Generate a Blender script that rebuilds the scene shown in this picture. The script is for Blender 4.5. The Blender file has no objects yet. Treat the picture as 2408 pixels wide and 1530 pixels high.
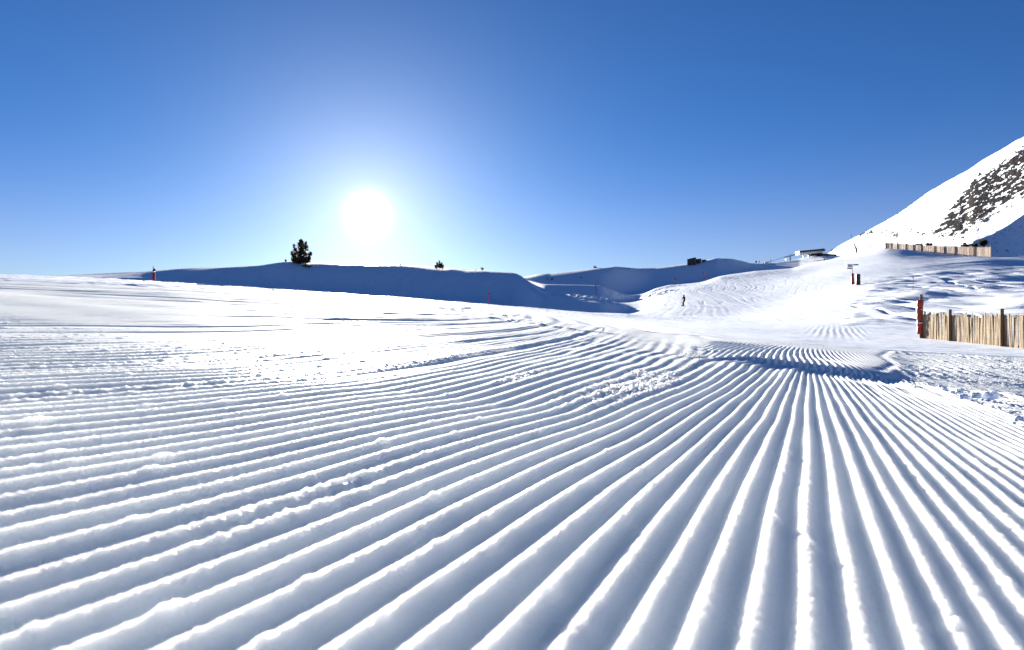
import bpy, bmesh, math, random
import numpy as np
from mathutils import Vector, Matrix

# ------------------------------------------------------------------ basics
scene = bpy.context.scene
COL = scene.collection
random.seed(7)
F, CX, HY, CAMH = 1605.0, 1204.0, 740.0, 0.30   # survey units of the photograph: focal length, centre column, eye-level row
SUN = Vector(((865 - CX) / F, 1.0, (HY - 502) / F)).normalized()
SUN_EL = math.asin(SUN.z)
SUN_AZ = math.atan2(SUN.x, SUN.y)                 # from +Y towards +X

def P(x, y, Y):
    return Vector(((x - CX) / F * Y, Y, CAMH + (HY - y) / F * Y))

# ------------------------------------------------------------------ noise
def _hash(ix, iy, seed):
    h = (ix.astype(np.int64) * 374761393 + iy.astype(np.int64) * 668265263 + seed * 1442695041) & 0xFFFFFFFF
    h = ((h ^ (h >> 13)) * 1274126177) & 0xFFFFFFFF
    return (h ^ (h >> 16)) & 0xFFFFFFFF

def perlin(x, y, seed=0):
    x = np.asarray(x, np.float64); y = np.asarray(y, np.float64)
    ix = np.floor(x); iy = np.floor(y); fx = x - ix; fy = y - iy
    u = fx * fx * fx * (fx * (fx * 6 - 15) + 10); v = fy * fy * fy * (fy * (fy * 6 - 15) + 10)
    def g(dx, dy):
        a = _hash(ix + dx, iy + dy, seed).astype(np.float64) * (2 * math.pi / 4294967296.0)
        return np.cos(a) * (fx - dx) + np.sin(a) * (fy - dy)
    n0 = g(0, 0) * (1 - u) + g(1, 0) * u
    n1 = g(0, 1) * (1 - u) + g(1, 1) * u
    return (n0 * (1 - v) + n1 * v) * 1.5

def fbm(x, y, seed=0, octs=3):
    s = 0; a = 1.0
    for o in range(octs):
        s = s + a * perlin(x * 2 ** o, y * 2 ** o, seed + o * 17); a *= 0.5
    return s

def sstep(a, b, x):
    t = np.clip((x - a) / (b - a), 0, 1)
    return t * t * (3 - 2 * t)

def gauss(x):
    return np.exp(-x * x)

def curve(pts, x, smooth=0):
    p = np.array(pts, float)
    if not smooth:
        return np.interp(x, p[:, 0], p[:, 1])
    xs = np.arange(-3000, 5400, 2.0)
    v = np.interp(xs, p[:, 0], p[:, 1])
    k = np.hanning(int(smooth) | 1); k /= k.sum()
    v = np.convolve(np.pad(v, len(k) // 2, mode='edge'), k, mode='valid')
    return np.interp(x, xs, v)

# ------------------------------------------------------------------ base terrain: cross sections along sight lines
FC = [(-900, 640), (0, 650), (200, 657), (400, 668), (600, 680), (800, 693), (1000, 706), (1200, 722), (1400, 737)]
HILL = [(-900, 668), (-100, 662), (60, 656), (120, 652.5), (200, 648), (294, 641), (360, 637), (470, 632.5), (560, 628), (617, 624), (654, 619), (690, 615.5), (712, 618),
        (727, 619.5), (793, 618.5), (900, 621), (970, 625), (1009, 627), (1038, 630), (1097, 634), (1131, 635), (1204, 641.5), (1250, 644)]
SHO = [(-900, 672), (60, 661), (130, 655), (240, 653), (294, 651), (340, 650), (400, 645), (470, 637.5), (560, 631), (617, 627), (654, 620), (690, 616.5), (712, 619),
       (727, 622.5), (793, 623), (900, 627), (960, 631), (1000, 638), (1030, 639), (1060, 634.5), (1090, 640), (1131, 638), (1204, 643), (1250, 645.5)]
FARH = [(1200, 641.8), (1293, 644), (1345, 638), (1396, 632), (1447, 627.5), (1498, 632), (1540, 630.5), (1571, 627), (1615, 621), (1640, 618), (1660, 612.5), (1682, 608),
        (1719, 609), (1748, 615), (1762, 619.5), (1785, 621.3), (1821, 619), (1850, 614.5), (1880, 609), (1912, 603), (1940, 602), (1965, 601.5), (2000, 606), (2060, 620), (2300, 640), (3000, 650)]
FARS = [(1200, 643), (1293, 649), (1345, 643), (1396, 635.5), (1447, 628.2), (1498, 634), (1540, 634), (1571, 630), (1615, 624), (1640, 620), (1660, 613.5), (1682, 608.5),
        (1719, 609.5), (1748, 615.5), (1762, 620), (1785, 622), (1821, 622.5), (1850, 621), (1880, 619), (1912, 612), (1940, 607), (1965, 606), (2000, 612), (2060, 625), (3000, 655)]
PC = [(1430, 735), (1500, 700), (1540, 680), (1571, 671.5), (1652, 665), (1694, 651), (1778, 639), (1865, 631.5), (1881, 627), (1939, 613.5), (1991, 600.5), (2013, 595.5), (2065, 586.5), (2085, 584.5),
      (2126, 585.5), (2175, 590.5), (2209, 594), (2331, 602), (2408, 603), (2700, 606), (3300, 608)]
S1 = 577.0; S2 = (866.0 - 577.0) / 2408.0

def yv(x):
    return S1 + S2 * np.clip(x, -260, 2700)

def build_knots(x):
    """Depths and rows of the terrain cross-section along each column x."""
    K = []
    pl = lambda Y: yv(x) + CAMH * F / Y
    def add(Y, y):
        K.append((np.broadcast_to(np.asarray(Y, float), x.shape).copy(), np.broadcast_to(np.asarray(y, float), x.shape).copy()))
    for Y in (0.02, 0.5, 1.0, 2.0, 3.0, 4.0):
        add(Y, pl(Y))
    lf = lambda pts, sm=60: curve(pts, x, sm)
    def lft(Y, pts, x1=800):         # left rows given, plane further right
        w = sstep(x1 - 250, x1, x)
        return lf(pts) * (1 - w) + pl(Y) * w
    add(5.5, lft(5.5, [(-900, 660), (0, 682), (200, 695), (400, 714), (600, 736), (800, 758)], 750))
    add(7.36, lft(7.36, [(-900, 652), (0, 675), (200, 685), (400, 699), (600, 720), (800, 741)]))
    lip = lft(7.55, [(-900, 651), (0, 674.5), (200, 684.5), (400, 698), (600, 719), (800, 739.5)]) - 12.5 * sstep(1655, 1760, x) * (1 - sstep(1960, 2140, x))
    add(7.55, lip)
    add(10, lf([(-900, 645), (0, 669.5), (400, 690), (800, 725), (1200, 768), (1400, 791), (1600, 810), (1700, 817), (1800, 826), (2000, 850), (2160, 873), (2300, 883), (2408, 891), (2700, 915)]))
    add(15, lf([(-900, 642), (0, 664), (400, 682), (800, 711), (1200, 751), (1400, 773), (1600, 791), (1800, 806), (2000, 825), (2160, 838), (2300, 844), (2408, 850), (2700, 862)]))
    add(25, lf([(-900, 640), (0, 658.5), (400, 675.5), (800, 702), (1200, 738), (1400, 759), (1600, 774), (1800, 786), (2000, 796), (2160, 801), (2300, 805), (2408, 808), (2700, 815)]))
    add(33, lf([(-900, 639), (0, 656), (400, 673), (800, 699), (1200, 733), (1400, 752), (1600, 766), (1800, 773), (2000, 780), (2160, 784), (2300, 782), (2408, 778), (2700, 770)]))
    add(50, lf([(-900, 638), (0, 652.5), (400, 669.5), (800, 695.5), (1200, 726), (1400, 744), (1500, 752), (1600, 756), (1800, 761), (1900, 759), (2000, 754), (2160, 748), (2300, 738), (2408, 722), (2700, 700)]))
    L = x < 1230                                   # left hill | two banks | piste
    wl = 1 - sstep(1200, 1290, x)                  # left weight
    wr = sstep(1405, 1545, x)                      # piste weight
    wm = 1 - wl - wr
    def mix(lY, ly, mY, my, rY, ry):
        b = lambda a: np.broadcast_to(np.asarray(a, float), x.shape)
        add(wl * b(lY) + wm * b(mY) + wr * b(rY), wl * b(ly) + wm * b(my) + wr * b(ry))
    fc = lf(FC, 80); H = curve(HILL, x, 12); SH = curve(SHO, x, 12); FH = curve(FARH, x, 9); FS = curve(FARS, x, 9); pc = curve(PC, x, 15)
    nb = lf([(1200, 672), (1250, 684), (1293, 692), (1396, 701), (1454, 707), (1500, 712)], 20)
    fb = lf([(1200, 668), (1330, 670.5), (1372, 671), (1469, 675.5), (1571, 672)], 20)
    mix(72, fc, 80, fc, 75, lf([(1430, 738), (1500, 742), (1600, 743), (1700, 747), (1800, 741), (1900, 729), (2000, 716), (2100, 706), (2160, 702), (2300, 698), (2408, 690), (2700, 672)], 140))
    Y110 = lf([(1430, 737), (1500, 729), (1600, 719.5), (1700, 718), (1800, 715), (1900, 702), (2000, 683), (2100, 671), (2160, 667), (2300, 656), (2408, 651), (2700, 640)], 140)
    mix(86, fc + 16, 96, fc + 10, 108, Y110)
    Y135 = lf([(1430, 736.5), (1500, 716), (1571, 708), (1600, 704), (1700, 698), (1800, 692), (1900, 677), (2000, 660), (2100, 647), (2160, 641), (2300, 632), (2408, 628), (2700, 622)], 140)
    mix(126, np.maximum(SH + 26, fc + 2), 108, np.minimum(nb + 11, fc - 8), 135, Y135)
    t = (H - SH)
    mix(150, SH, 132, nb, 160, lf([(1430, 736), (1500, 706), (1571, 695), (1600, 690), (1700, 683), (1800, 674), (1900, 658), (2000, 640), (2100, 626), (2160, 620), (2300, 611), (2408, 609), (2700, 609)]))
    Yhc = 152 + 3.2 * np.clip(SH - H, 0.5, 14)
    Yfb = 188
    mix(Yhc, H, 142, nb + 2.5, 195, lf([(1430, 735.5), (1500, 701), (1571, 677), (1600, 675), (1700, 663), (1800, 653), (1900, 642), (2000, 622.5), (2100, 604), (2160, 603.5), (2300, 603.2), (2408, 604), (2700, 606)]))
    Ypc = lf([(1430, 200), (1571, 212), (1700, 230), (1800, 240), (1900, 250), (2000, 268), (2085, 245), (2160, 235), (2331, 205), (2700, 200)])
    mix(230, H + 7, 172, np.maximum(fb + 18, nb - 2), Ypc - 8, pc + 0.25)
    mix(242, H + 8, 188, fb, Ypc, pc)
    mix(254, H + 9, 215, fb + 3, Ypc + 14, pc + 5)
    mix(265, H + 10, 290, np.maximum(fb - 1, FS + 14), 300, np.maximum(pc - 2, FS + 10))
    mix(320, H + 12, 318, FS, 330, FS)
    Yfh = 3.0 * np.clip(FS - FH, 0.4, 12)
    mix(345, H + 13, 319 + Yfh, FH, 331 + Yfh, FH)
    mix(420, H + 18, 420, FH + 10, 420, FH + 10)
    mix(470, H + 24, 470, FH + 20, 470, FH + 20)
    YK = np.stack([k[0] for k in K]); yK = np.stack([k[1] for k in K])
    for i in range(1, len(K)):
        YK[i] = np.maximum(YK[i], YK[i - 1] + 0.05)
    return YK, (HY - yK) / F * YK                 # depth, height above the eye

_xk = np.arange(-3000, 5402, 2.0)
_YK, _ZK = build_knots(_xk)
_NK = _YK.shape[0]
_h = np.diff(_YK, axis=0); _d = np.diff(_ZK, axis=0) / _h
_M = np.zeros_like(_ZK)
_w1 = 2 * _h[1:] + _h[:-1]; _w2 = _h[1:] + 2 * _h[:-1]
with np.errstate(divide='ignore', invalid='ignore'):
    _hm = (_w1 + _w2) / (_w1 / _d[:-1] + _w2 / _d[1:])
_M[1:-1] = np.where(_d[:-1] * _d[1:] > 0, _hm, 0.0)
_M[0] = _d[0]; _M[-1] = _d[-1]

def base_z(X, Y):
    """Smooth ground height (world z) at plan points."""
    X = np.atleast_1d(np.asarray(X, float)); Y = np.atleast_1d(np.asarray(Y, float))
    X, Y = np.broadcast_arrays(X, Y)
    Yc = np.clip(Y, 0.05, 469.0)
    xi = np.clip(CX + F * X / Yc, -2990, 5390)
    f = (xi + 3000) / 2.0
    i0 = np.floor(f).astype(int); fr = f - i0
    out = np.zeros(X.shape)
    for di, w in ((0, 1 - fr), (1, fr)):
        ii = np.clip(i0 + di, 0, len(_xk) - 1)
        k = np.zeros(X.shape, int)
        for j in range(1, _NK - 1):
            k += (Yc >= _YK[j][ii])
        y0 = _YK[k, ii]; y1 = _YK[k + 1, ii]; h = y1 - y0; t = (Yc - y0) / h
        z0 = _ZK[k, ii]; z1 = _ZK[k + 1, ii]; m0 = _M[k, ii] * h; m1 = _M[k + 1, ii] * h
        z = (2 * t ** 3 - 3 * t * t + 1) * z0 + (t ** 3 - 2 * t * t + t) * m0 + (-2 * t ** 3 + 3 * t * t) * z1 + (t ** 3 - t * t) * m1
        out += w * z
    return out + CAMH

def locate(x, y, Ymin=0.4, Ymax=400):
    """Nearest ground point seen at survey column x, row y."""
    Y = np.exp(np.linspace(math.log(Ymin), math.log(Ymax), 4000))
    X = (x - CX) / F * Y
    yy = HY - (base_z(X, Y) - CAMH) / Y * F
    idx = np.nonzero(yy <= y)[0]
    i = idx[0] if len(idx) else int(np.argmin(np.abs(yy - y)))
    return float(X[i]), float(Y[i])

def gz(X, Y):
    return float(base_z(np.array([X]), np.array([Y]))[0])

def on(x, Y):
    X = (x - CX) / F * Y
    return Vector((X, Y, gz(X, Y)))

# ------------------------------------------------------------------ groomed detail
def seg_dist(X, Y, pts):
    best = np.full(X.shape, 1e9)
    for (ax, ay), (bx, by) in zip(pts[:-1], pts[1:]):
        dx, dy = bx - ax, by - ay
        t = np.clip(((X - ax) * dx + (Y - ay) * dy) / (dx * dx + dy * dy), 0, 1)
        best = np.minimum(best, np.hypot(X - ax - t * dx, Y - ay - t * dy))
    return best

TRACK = [locate(x, y) for x, y in ((1165, 750), (1210, 757), (1293, 770), (1379, 782), (1434, 788), (1510, 800), (1586, 813), (1660, 826))]
EDGE2 = [(3.95, 7.5)] + [locate(x, y) for x, y in ((2100, 857), (2072, 838), (2109, 814), (2094, 803), (2013, 790))]

def detail(X, Y, rng):
    xi = CX + F * X / np.maximum(Y, 0.1)
    # lane under the camera: straight ridges, bending left far away
    lin = 18.4287 * X - 8.0164 * Y + 1.016
    g = np.where(Y > 2, 3.5 * (Y - 2) + 0.1 * (Y - 2) ** 2, 0.0)
    wl = 1 - sstep(-22 - 1.35 * g, -8 + 0.45 * g, lin)
    phi = lin + g * wl
    phi = phi - 1.3 * sstep(6.75, 7.35, Y) * (1 - wl)
    phi = phi + 0.14 * perlin(Y * 1.1, phi * 0.22, 3) + 0.03 * perlin(Y * 5, phi * 0.5, 4)
    along = Y * 1.09 + X * 0.4
    ridge_id = np.round(phi)
    c = 0.5 + 0.5 * np.cos(2 * math.pi * phi)
    p = c ** 0.85
    bump = perlin(along * 2.6, ridge_id * 3.7, 11)
    nick = sstep(0.28, 0.62, perlin(along * 1.3 + 40, ridge_id * 5.1, 12))
    A = 0.0132 * (1 - 0.66 * sstep(0.8, 2.6, Y) * (1 - sstep(-30, -6, phi))) * (1 + 0.06 * bump - 0.12 * nick + 0.18 * perlin(ridge_id * 1.37, Y * 0.15, 13))
    grain = 0.0004 * perlin(X * 58, Y * 58, 20) + 0.0013 * perlin(X * 105, Y * 105, 21) + 0.0013 * perlin(X * 215, Y * 215, 22)
    fine = 1 - sstep(1.3, 4.0, Y)
    h = A * p + grain * (0.30 + 0.70 * c ** 2) * fine
    # crumbled seams
    csz = 1 - 0.82 * (1 - sstep(-30, -18, phi))
    chunk = csz * (0.016 * np.abs(perlin(X * 26, Y * 20, 31)) + 0.013 * np.abs(perlin(X * 60, Y * 50, 32)) + 0.008 * perlin(X * 110, Y * 100, 33))
    wv = 0.5 * perlin(along * 0.9, 3.3 + 0 * along, 34)
    def band(c0, wd, seed, thr=-0.35):
        on_ = sstep(thr, thr + 0.4, perlin(along * 0.8 + seed * 3.1, 0.37 + 0 * along, seed))
        return gauss((phi - c0 - wv) / wd) * on_
    wc = np.clip(band(-11.9, 0.75, 41) * 0.8 + 1.1 * band(-13.6, 0.9, 42, 0.0) * sstep(1.5, 2.6, Y) + 1.1 * gauss((phi + 27.9) / 1.0) + gauss((phi + 35.0) / 1.2) * 0.9
                 + 0.7 * band(-19, 0.7, 43, 0.15) + 0.7 * band(-41, 1.2, 44, 0.0) + band(18.6, 0.7, 45, 0.15) * 0.9
                 + gauss((phi + 46.5) / 0.8) * 0.8 + gauss((phi + 51.2) / 0.9) * 0.8 , 0, 1)
    # broken patch in the middle of the lane
    mid = gauss((phi + 12.4) / 2.3) * gauss((Y - 3.0) / 0.8)
    wc = np.clip(wc + 0.9 * mid, 0, 1)
    h = h * (1 - 0.62 * wc) + chunk * wc
    # little clods stuck to the crests
    clod = sstep(0.55, 0.8, perlin(X * 22 + 5, Y * 18, 51)) * 0.0045 * c ** 2
    h = h + clod * fine
    f1 = 1 - sstep(7.0, 12.0, Y)
    h = h * f1 + (1 - f1) * 0.009
    cut = 0.65 + 0.5 * perlin(along * 0.7, 0.6 + 0 * along, 53)
    far = 1 + 0.9 * sstep(3, 9, Y)
    h = h - far * cut * (0.014 * gauss((phi + 26.6) / 0.65) + 0.012 * gauss((phi + 33.6) / 0.7) + 0.009 * gauss((phi + 47.8) / 0.6) + 0.010 * gauss((phi + 52.4) / 0.6)) * (1 - sstep(13, 17, Y))
    # seam: this lane ends, the next one starts behind a low step
    seam = 7.40
    beyond = sstep(seam - 0.02, seam + 0.06, Y) * sstep(1640, 1700, xi)
    tr = seg_dist(X, Y, TRACK)
    right_of_track = sstep(1640, 1690, xi) * beyond
    # second lane
    q = (X - 0.385 * Y - 0.006 * (Y - 7.5) ** 2) * 0.93
    pitch2 = 0.080
    ph2 = q / pitch2 + 0.15 * perlin(Y * 0.6, q * 4, 5)
    c2 = 0.5 + 0.5 * np.cos(2 * math.pi * ph2)
    f2 = 1 - sstep(10.5, 14.5, Y)
    h2 = 0.017 * c2 * f2 + 0.008 * (1 - f2)
    # lane edges and rough snow to the right
    ex = np.interp(Y, [p_[1] for p_ in EDGE2], [p_[0] for p_ in EDGE2])
    rough2 = sstep(0.0, 0.25, X - ex) * beyond
    rgh = 0.014 * np.abs(fbm(X * 7, Y * 5, 61, 3)) + 0.008 * perlin(X * 2.2, Y * 1.6, 64) + 0.010 * np.abs(perlin(X * 32, Y * 26, 65))
    # half-wiped ridges inside the rough snow
    q3 = (X - 0.42 * Y) / 0.20
    worn = sstep(-0.1, 0.3, perlin(X * 0.7 + 3, Y * 0.5, 66))
    rgh = rgh + worn * 0.013 * (0.5 + 0.5 * np.cos(2 * math.pi * q3 + 1.5 * perlin(X * 2, Y * 2, 67)))
    rgh = rgh * (0.30 + 0.70 * sstep(-0.15, 0.3, perlin(X * 1.1 + 2, Y * 0.6, 74)))
    h2 = h2 * (1 - rough2) + (rgh - 0.004) * rough2 + 0.008 * gauss((X - ex - 0.2) / 0.16) * (0.6 + perlin(X * 2.5, Y * 1.5, 73)) * beyond * sstep(7.8, 8.6, Y) - 0.012 * gauss((X - ex) / 0.10) * beyond * sstep(7.8, 8.6, Y)
    h = h * (1 - beyond) + h2 * beyond
    edge1 = sstep(23.2, 24.4, phi) * (1 - beyond)
    smooth_r = 0.008 * perlin(X * 6, Y * 5, 68) + 0.004 * perlin(X * 25, Y * 60, 69) + 0.003 * np.cos(phi * 2 * math.pi * 1.5)
    rr = sstep(0.0, 0.4, perlin(X * 0.9 + 9, Y * 0.8 + 2, 70))
    h = h * (1 - edge1) + (smooth_r + rgh * 0.55 * rr - 0.006) * edge1
    h = h + 0.016 * gauss((phi - 24.6) / 0.6) * np.abs(perlin(X * 9, Y * 7, 71)) * 1.6 * (1 - beyond)
    # narrow crossing track
    h = h - (0.030 * gauss(tr / 0.06) - 0.022 * gauss((tr - 0.15) / 0.07)) * (0.6 + 0.5 * perlin(X * 3, Y * 3, 72)) 
    # far groomed surface: long soft streaks that follow the lanes
    st = perlin(phi * 0.11, along * 0.06, 81) + 0.6 * perlin(phi * 0.31, along * 0.10, 82)
    gv = sstep(0.80, 0.98, 1 - np.abs(perlin(phi * 0.055, along * 0.03, 85)) * 2.6) * (0.5 + 0.8 * perlin(phi * 0.4, along * 0.25, 86))
    fl = perlin(phi * 0.16, along * 0.03, 87) + 0.9 * perlin(phi * 0.42, along * 0.05, 88) + 0.5 * perlin(phi * 0.95, along * 0.07, 89) * (1 - sstep(9, 14, Y))
    h = h + (-0.024 * gv + 0.014 * fl) * sstep(3.5, 7, Y) * (1 - beyond)
    h = h + 0.005 * st * sstep(5, 12, Y) * (1 - beyond) + 0.004 * perlin(X * 1.1, Y * 0.7, 83) * sstep(2, 8, Y)
    h = h + 0.006 * perlin(X * 1.6, Y * 1.3, 84)
    return h

def far_detail(X, Y):
    xi = CX + F * X / np.maximum(Y, 0.1)
    zb = 0
    lin = 18.4287 * X - 8.0164 * Y
    g = 3.5 * (Y - 2) + 0.1 * (Y - 2) ** 2
    h = 0.02 * perlin(X * 0.5, Y * 0.12, 91) + 0.012 * perlin(X * 1.3, Y * 0.3, 92)
    left = 1 - sstep(1350, 1500, xi)
    w_ = (lin + g) / 18.43
    cw = perlin(w_ * 0.9, Y * 0.02, 105) + 0.8 * perlin(w_ * 2.3, Y * 0.03, 106) + 0.5 * perlin(w_ * 4.6, Y * 0.04, 108) * (1 - sstep(35, 60, Y))
    gw = sstep(0.82, 0.98, 1 - np.abs(perlin(w_ * 0.33, Y * 0.012, 107)) * 2.6)
    h = h + (1 - sstep(1500, 1800, xi)) * (1 - sstep(66, 74, Y)) * (0.045 * cw - 0.09 * gw)
    h = h + left * (1 - sstep(60, 75, Y)) * 0.5 * (0.030 * perlin(X * 0.22, Y * 0.9, 93) + 0.016 * perlin(X * 0.5, Y * 2.2, 94))
    # small crumbs along the far edge of the near field
    h = h + (1 - sstep(1250, 1400, xi)) * gauss((Y - 70) / 5) * 0.10 * np.maximum(0, perlin(X * 0.55, Y * 0.4, 95))
    # hill: soft drifts and ski tracks
    hill = (1 - sstep(1180, 1300, xi)) * sstep(90, 110, Y)
    h = h + hill * (0.35 * perlin(X * 0.05, Y * 0.05, 96) + (1 - sstep(146, 150, Y)) * (0.22 * perlin(X * 0.16, Y * 0.10, 97) + 0.10 * perlin(X * 0.6, Y * 0.3, 104)))
    wig = X + 5.5 * perlin(Y * 0.06, X * 0.02, 98)
    h = h + hill * (1 - sstep(146, 150, Y)) * (0.4 + 0.6 * sstep(620, 900, xi)) * 0.26 * np.abs(perlin(wig * 0.35, Y * 0.05 + X * 0.04, 99))
    # two pushed-up banks of lumpy snow
    mid = sstep(1240, 1300, xi) * (1 - sstep(1500, 1590, xi))
    lump = np.abs(fbm(X * 0.55, Y * 0.40, 101, 3))
    b1 = gauss((Y - 122) / 8) * mid * sstep(1260, 1320, xi) * (1 - sstep(1440, 1500, xi)); b2 = gauss((Y - 180) / 11) * sstep(1400, 1470, xi) * (1 - sstep(1550, 1610, xi))
    h = h + (b1 * 0.6 + b2 * 0.8) * (lump - 0.25)
    # piste: criss-crossing ski tracks
    pis = sstep(1440, 1560, xi) * sstep(45, 75, Y) * (1 - sstep(255, 275, Y))
    on_p = 1 - sstep(1960, 2010, xi)
    for k, (ang, w, sd) in enumerate(((0.9, 1.6, 110), (0.45, 2.2, 111), (-0.35, 1.9, 112), (0.05, 2.6, 113))):
        u = X * math.cos(ang) - Y * math.sin(ang) * 0.35 + 4.0 * perlin(X * 0.03 + k, Y * 0.02, sd)
        h = h - pis * (0.25 + 0.75 * on_p) * 0.030 * sstep(0.72, 0.97, 1 - np.abs(perlin(u / w, X * 0.02 + Y * 0.012, sd + 10)) * 2.6) * sstep(-0.3, 0.4, perlin(X * 0.04, Y * 0.015, sd + 20))
    ua = X - 0.20 * Y + 2.6 * perlin(X * 0.025, Y * 0.018, 117); ub = X + 0.10 * Y + 3.0 * perlin(X * 0.03 + 4, Y * 0.02, 118)
    h = h + pis * (0.010 * perlin(ua * 0.55, Y * 0.018, 119) + 0.017 * perlin(ua * 1.7, Y * 0.03, 128) + 0.014 * perlin(ub * 1.1, Y * 0.03, 129) * sstep(-0.2, 0.4, perlin(X * 0.05, Y * 0.03, 130)))
    h = h + pis * (0.20 * perlin(X * 0.045, Y * 0.02, 115) + 0.05 * perlin(X * 0.2, Y * 0.06, 116))
    # chopped-up snow beside the piste and behind the fence
    off = sstep(1975, 2015, xi) * sstep(36, 50, Y) * (1 - sstep(118, 140, Y))
    u = X * 0.8 + Y * 0.33 + 3 * perlin(X * 0.08, Y * 0.05, 120)
    h = h + off * 1.7 * (0.20 * np.abs(perlin(u * 0.30, X * 0.10 - Y * 0.05, 121)) + 0.08 * np.abs(perlin(u * 0.10 + 7, Y * 0.11 - X * 0.12, 122)) + 0.09 * np.abs(perlin(u * 0.75 + 7, Y * 0.09 - X * 0.16, 131)) + 0.12 * perlin(X * 0.35, Y * 0.16, 123)
               - 0.08 * sstep(0.75, 0.97, 1 - np.abs(perlin((X - 0.9 * Y * 0.3) * 0.16, Y * 0.02, 124)) * 3.0))
    top = sstep(2120, 2200, xi) * sstep(105, 125, Y) * (1 - sstep(240, 260, Y))
    h = h + top * (0.16 * perlin(X * 0.03, Y * 0.075, 125) + 0.12 * perlin(X * 0.10, Y * 0.25, 126))
    # ridges of the next lane, far out
    q = (X - 0.47 * Y) / 0.30
    lane = sstep(1880, 1930, xi) * (1 - sstep(2010, 2060, xi)) * gauss((Y - 32) / 7)
    h = h + lane * 0.005 * np.cos(2 * math.pi * q + 0.8 * perlin(Y * 0.2, X * 0.3, 127))
    return h

# ------------------------------------------------------------------ object helpers
def link(name, me, mats, parent=None, smooth=False):
    o = bpy.data.objects.new(name, me); COL.objects.link(o)
    for m in (mats if isinstance(mats, (list, tuple)) else [mats]):
        me.materials.append(m)
    if smooth:
        me.polygons.foreach_set('use_smooth', [True] * len(me.polygons))
    if parent: o.parent = parent
    return o

def bm_obj(name, bm, mats, parent=None, smooth=False):
    me = bpy.data.meshes.new(name); bm.to_mesh(me); bm.free()
    return link(name, me, mats, parent, smooth)

def tag(o, label, cat, group=None):
    o['label'] = label; o['category'] = cat
    if group: o['group'] = group
    return o

def thing(name, loc, label, cat, group=None, rz=0.0):
    o = bpy.data.objects.new(name, None); COL.objects.link(o)
    o.location = loc; o.rotation_euler = (0, 0, rz); o.empty_display_size = 0.2
    return tag(o, label, cat, group)

def grid_mesh(name, X, Y, Z, mats, attr=None, parent=None):
    r, c = X.shape
    me = bpy.data.meshes.new(name)
    co = np.stack([X, Y, Z], -1).reshape(-1, 3).astype(np.float32)
    i = np.arange(r * c, dtype=np.int32).reshape(r, c)
    q = np.stack([i[:-1, :-1], i[:-1, 1:], i[1:, 1:], i[1:, :-1]], -1).reshape(-1, 4)
    me.vertices.add(len(co)); me.vertices.foreach_set('co', co.ravel())
    me.loops.add(q.size); me.loops.foreach_set('vertex_index', q.ravel())
    me.polygons.add(len(q)); me.polygons.foreach_set('loop_start', np.arange(0, q.size, 4, dtype=np.int32))
    try:
        me.polygons.foreach_set('loop_total', np.full(len(q), 4, np.int32))
    except Exception:
        pass
    me.polygons.foreach_set('use_smooth', np.ones(len(q), bool))
    me.update(calc_edges=True)
    if attr is not None:
        for nm, v in attr.items():
            a = me.attributes.new(nm, 'FLOAT', 'POINT'); a.data.foreach_set('value', v.ravel().astype(np.float32))
    return link(name, me, mats, parent)

def tube(bm, pts, radii, seg=8, cap=True):
    rings = []
    for k, p in enumerate(pts):
        p = Vector(p)
        d = (Vector(pts[min(k + 1, len(pts) - 1)]) - Vector(pts[max(k - 1, 0)]))
        d = d.normalized() if d.length > 1e-9 else Vector((0, 0, 1))
        a = d.orthogonal().normalized() if abs(d.z) < 0.99 else Vector((1, 0, 0))
        if abs(d.z) < 0.99: a = Vector((0, 0, 1)).cross(d).normalized()
        b = d.cross(a).normalized()
        r = radii[k] if isinstance(radii, (list, tuple)) else radii
        rings.append([bm.verts.new(p + a * (r * math.cos(2 * math.pi * s / seg)) + b * (r * math.sin(2 * math.pi * s / seg))) for s in range(seg)])
    for r0, r1 in zip(rings[:-1], rings[1:]):
        for s in range(seg):
            bm.faces.new((r0[s], r0[(s + 1) % seg], r1[(s + 1) % seg], r1[s]))
    if cap:
        bm.faces.new(rings[0][::-1]); bm.faces.new(rings[-1])

def box(bm, c, s, rot=None, bev=0.0):
    r = bmesh.ops.create_cube(bm, size=1.0)
    vs = r['verts']
    for v in vs:
        v.co = Vector((v.co.x * s[0], v.co.y * s[1], v.co.z * s[2]))
    if bev:
        es = {e for v in vs for e in v.link_edges}
        rb = bmesh.ops.bevel(bm, geom=list(es), offset=bev, segments=2, affect='EDGES', profile=0.5)
        vs = list({v for f in rb['faces'] for v in f.verts} | {v for v in vs if v.is_valid})
    M = Matrix.Translation(Vector(c)) @ (rot.to_4x4() if rot is not None else Matrix())
    for v in vs: v.co = M @ v.co
    return vs

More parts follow.
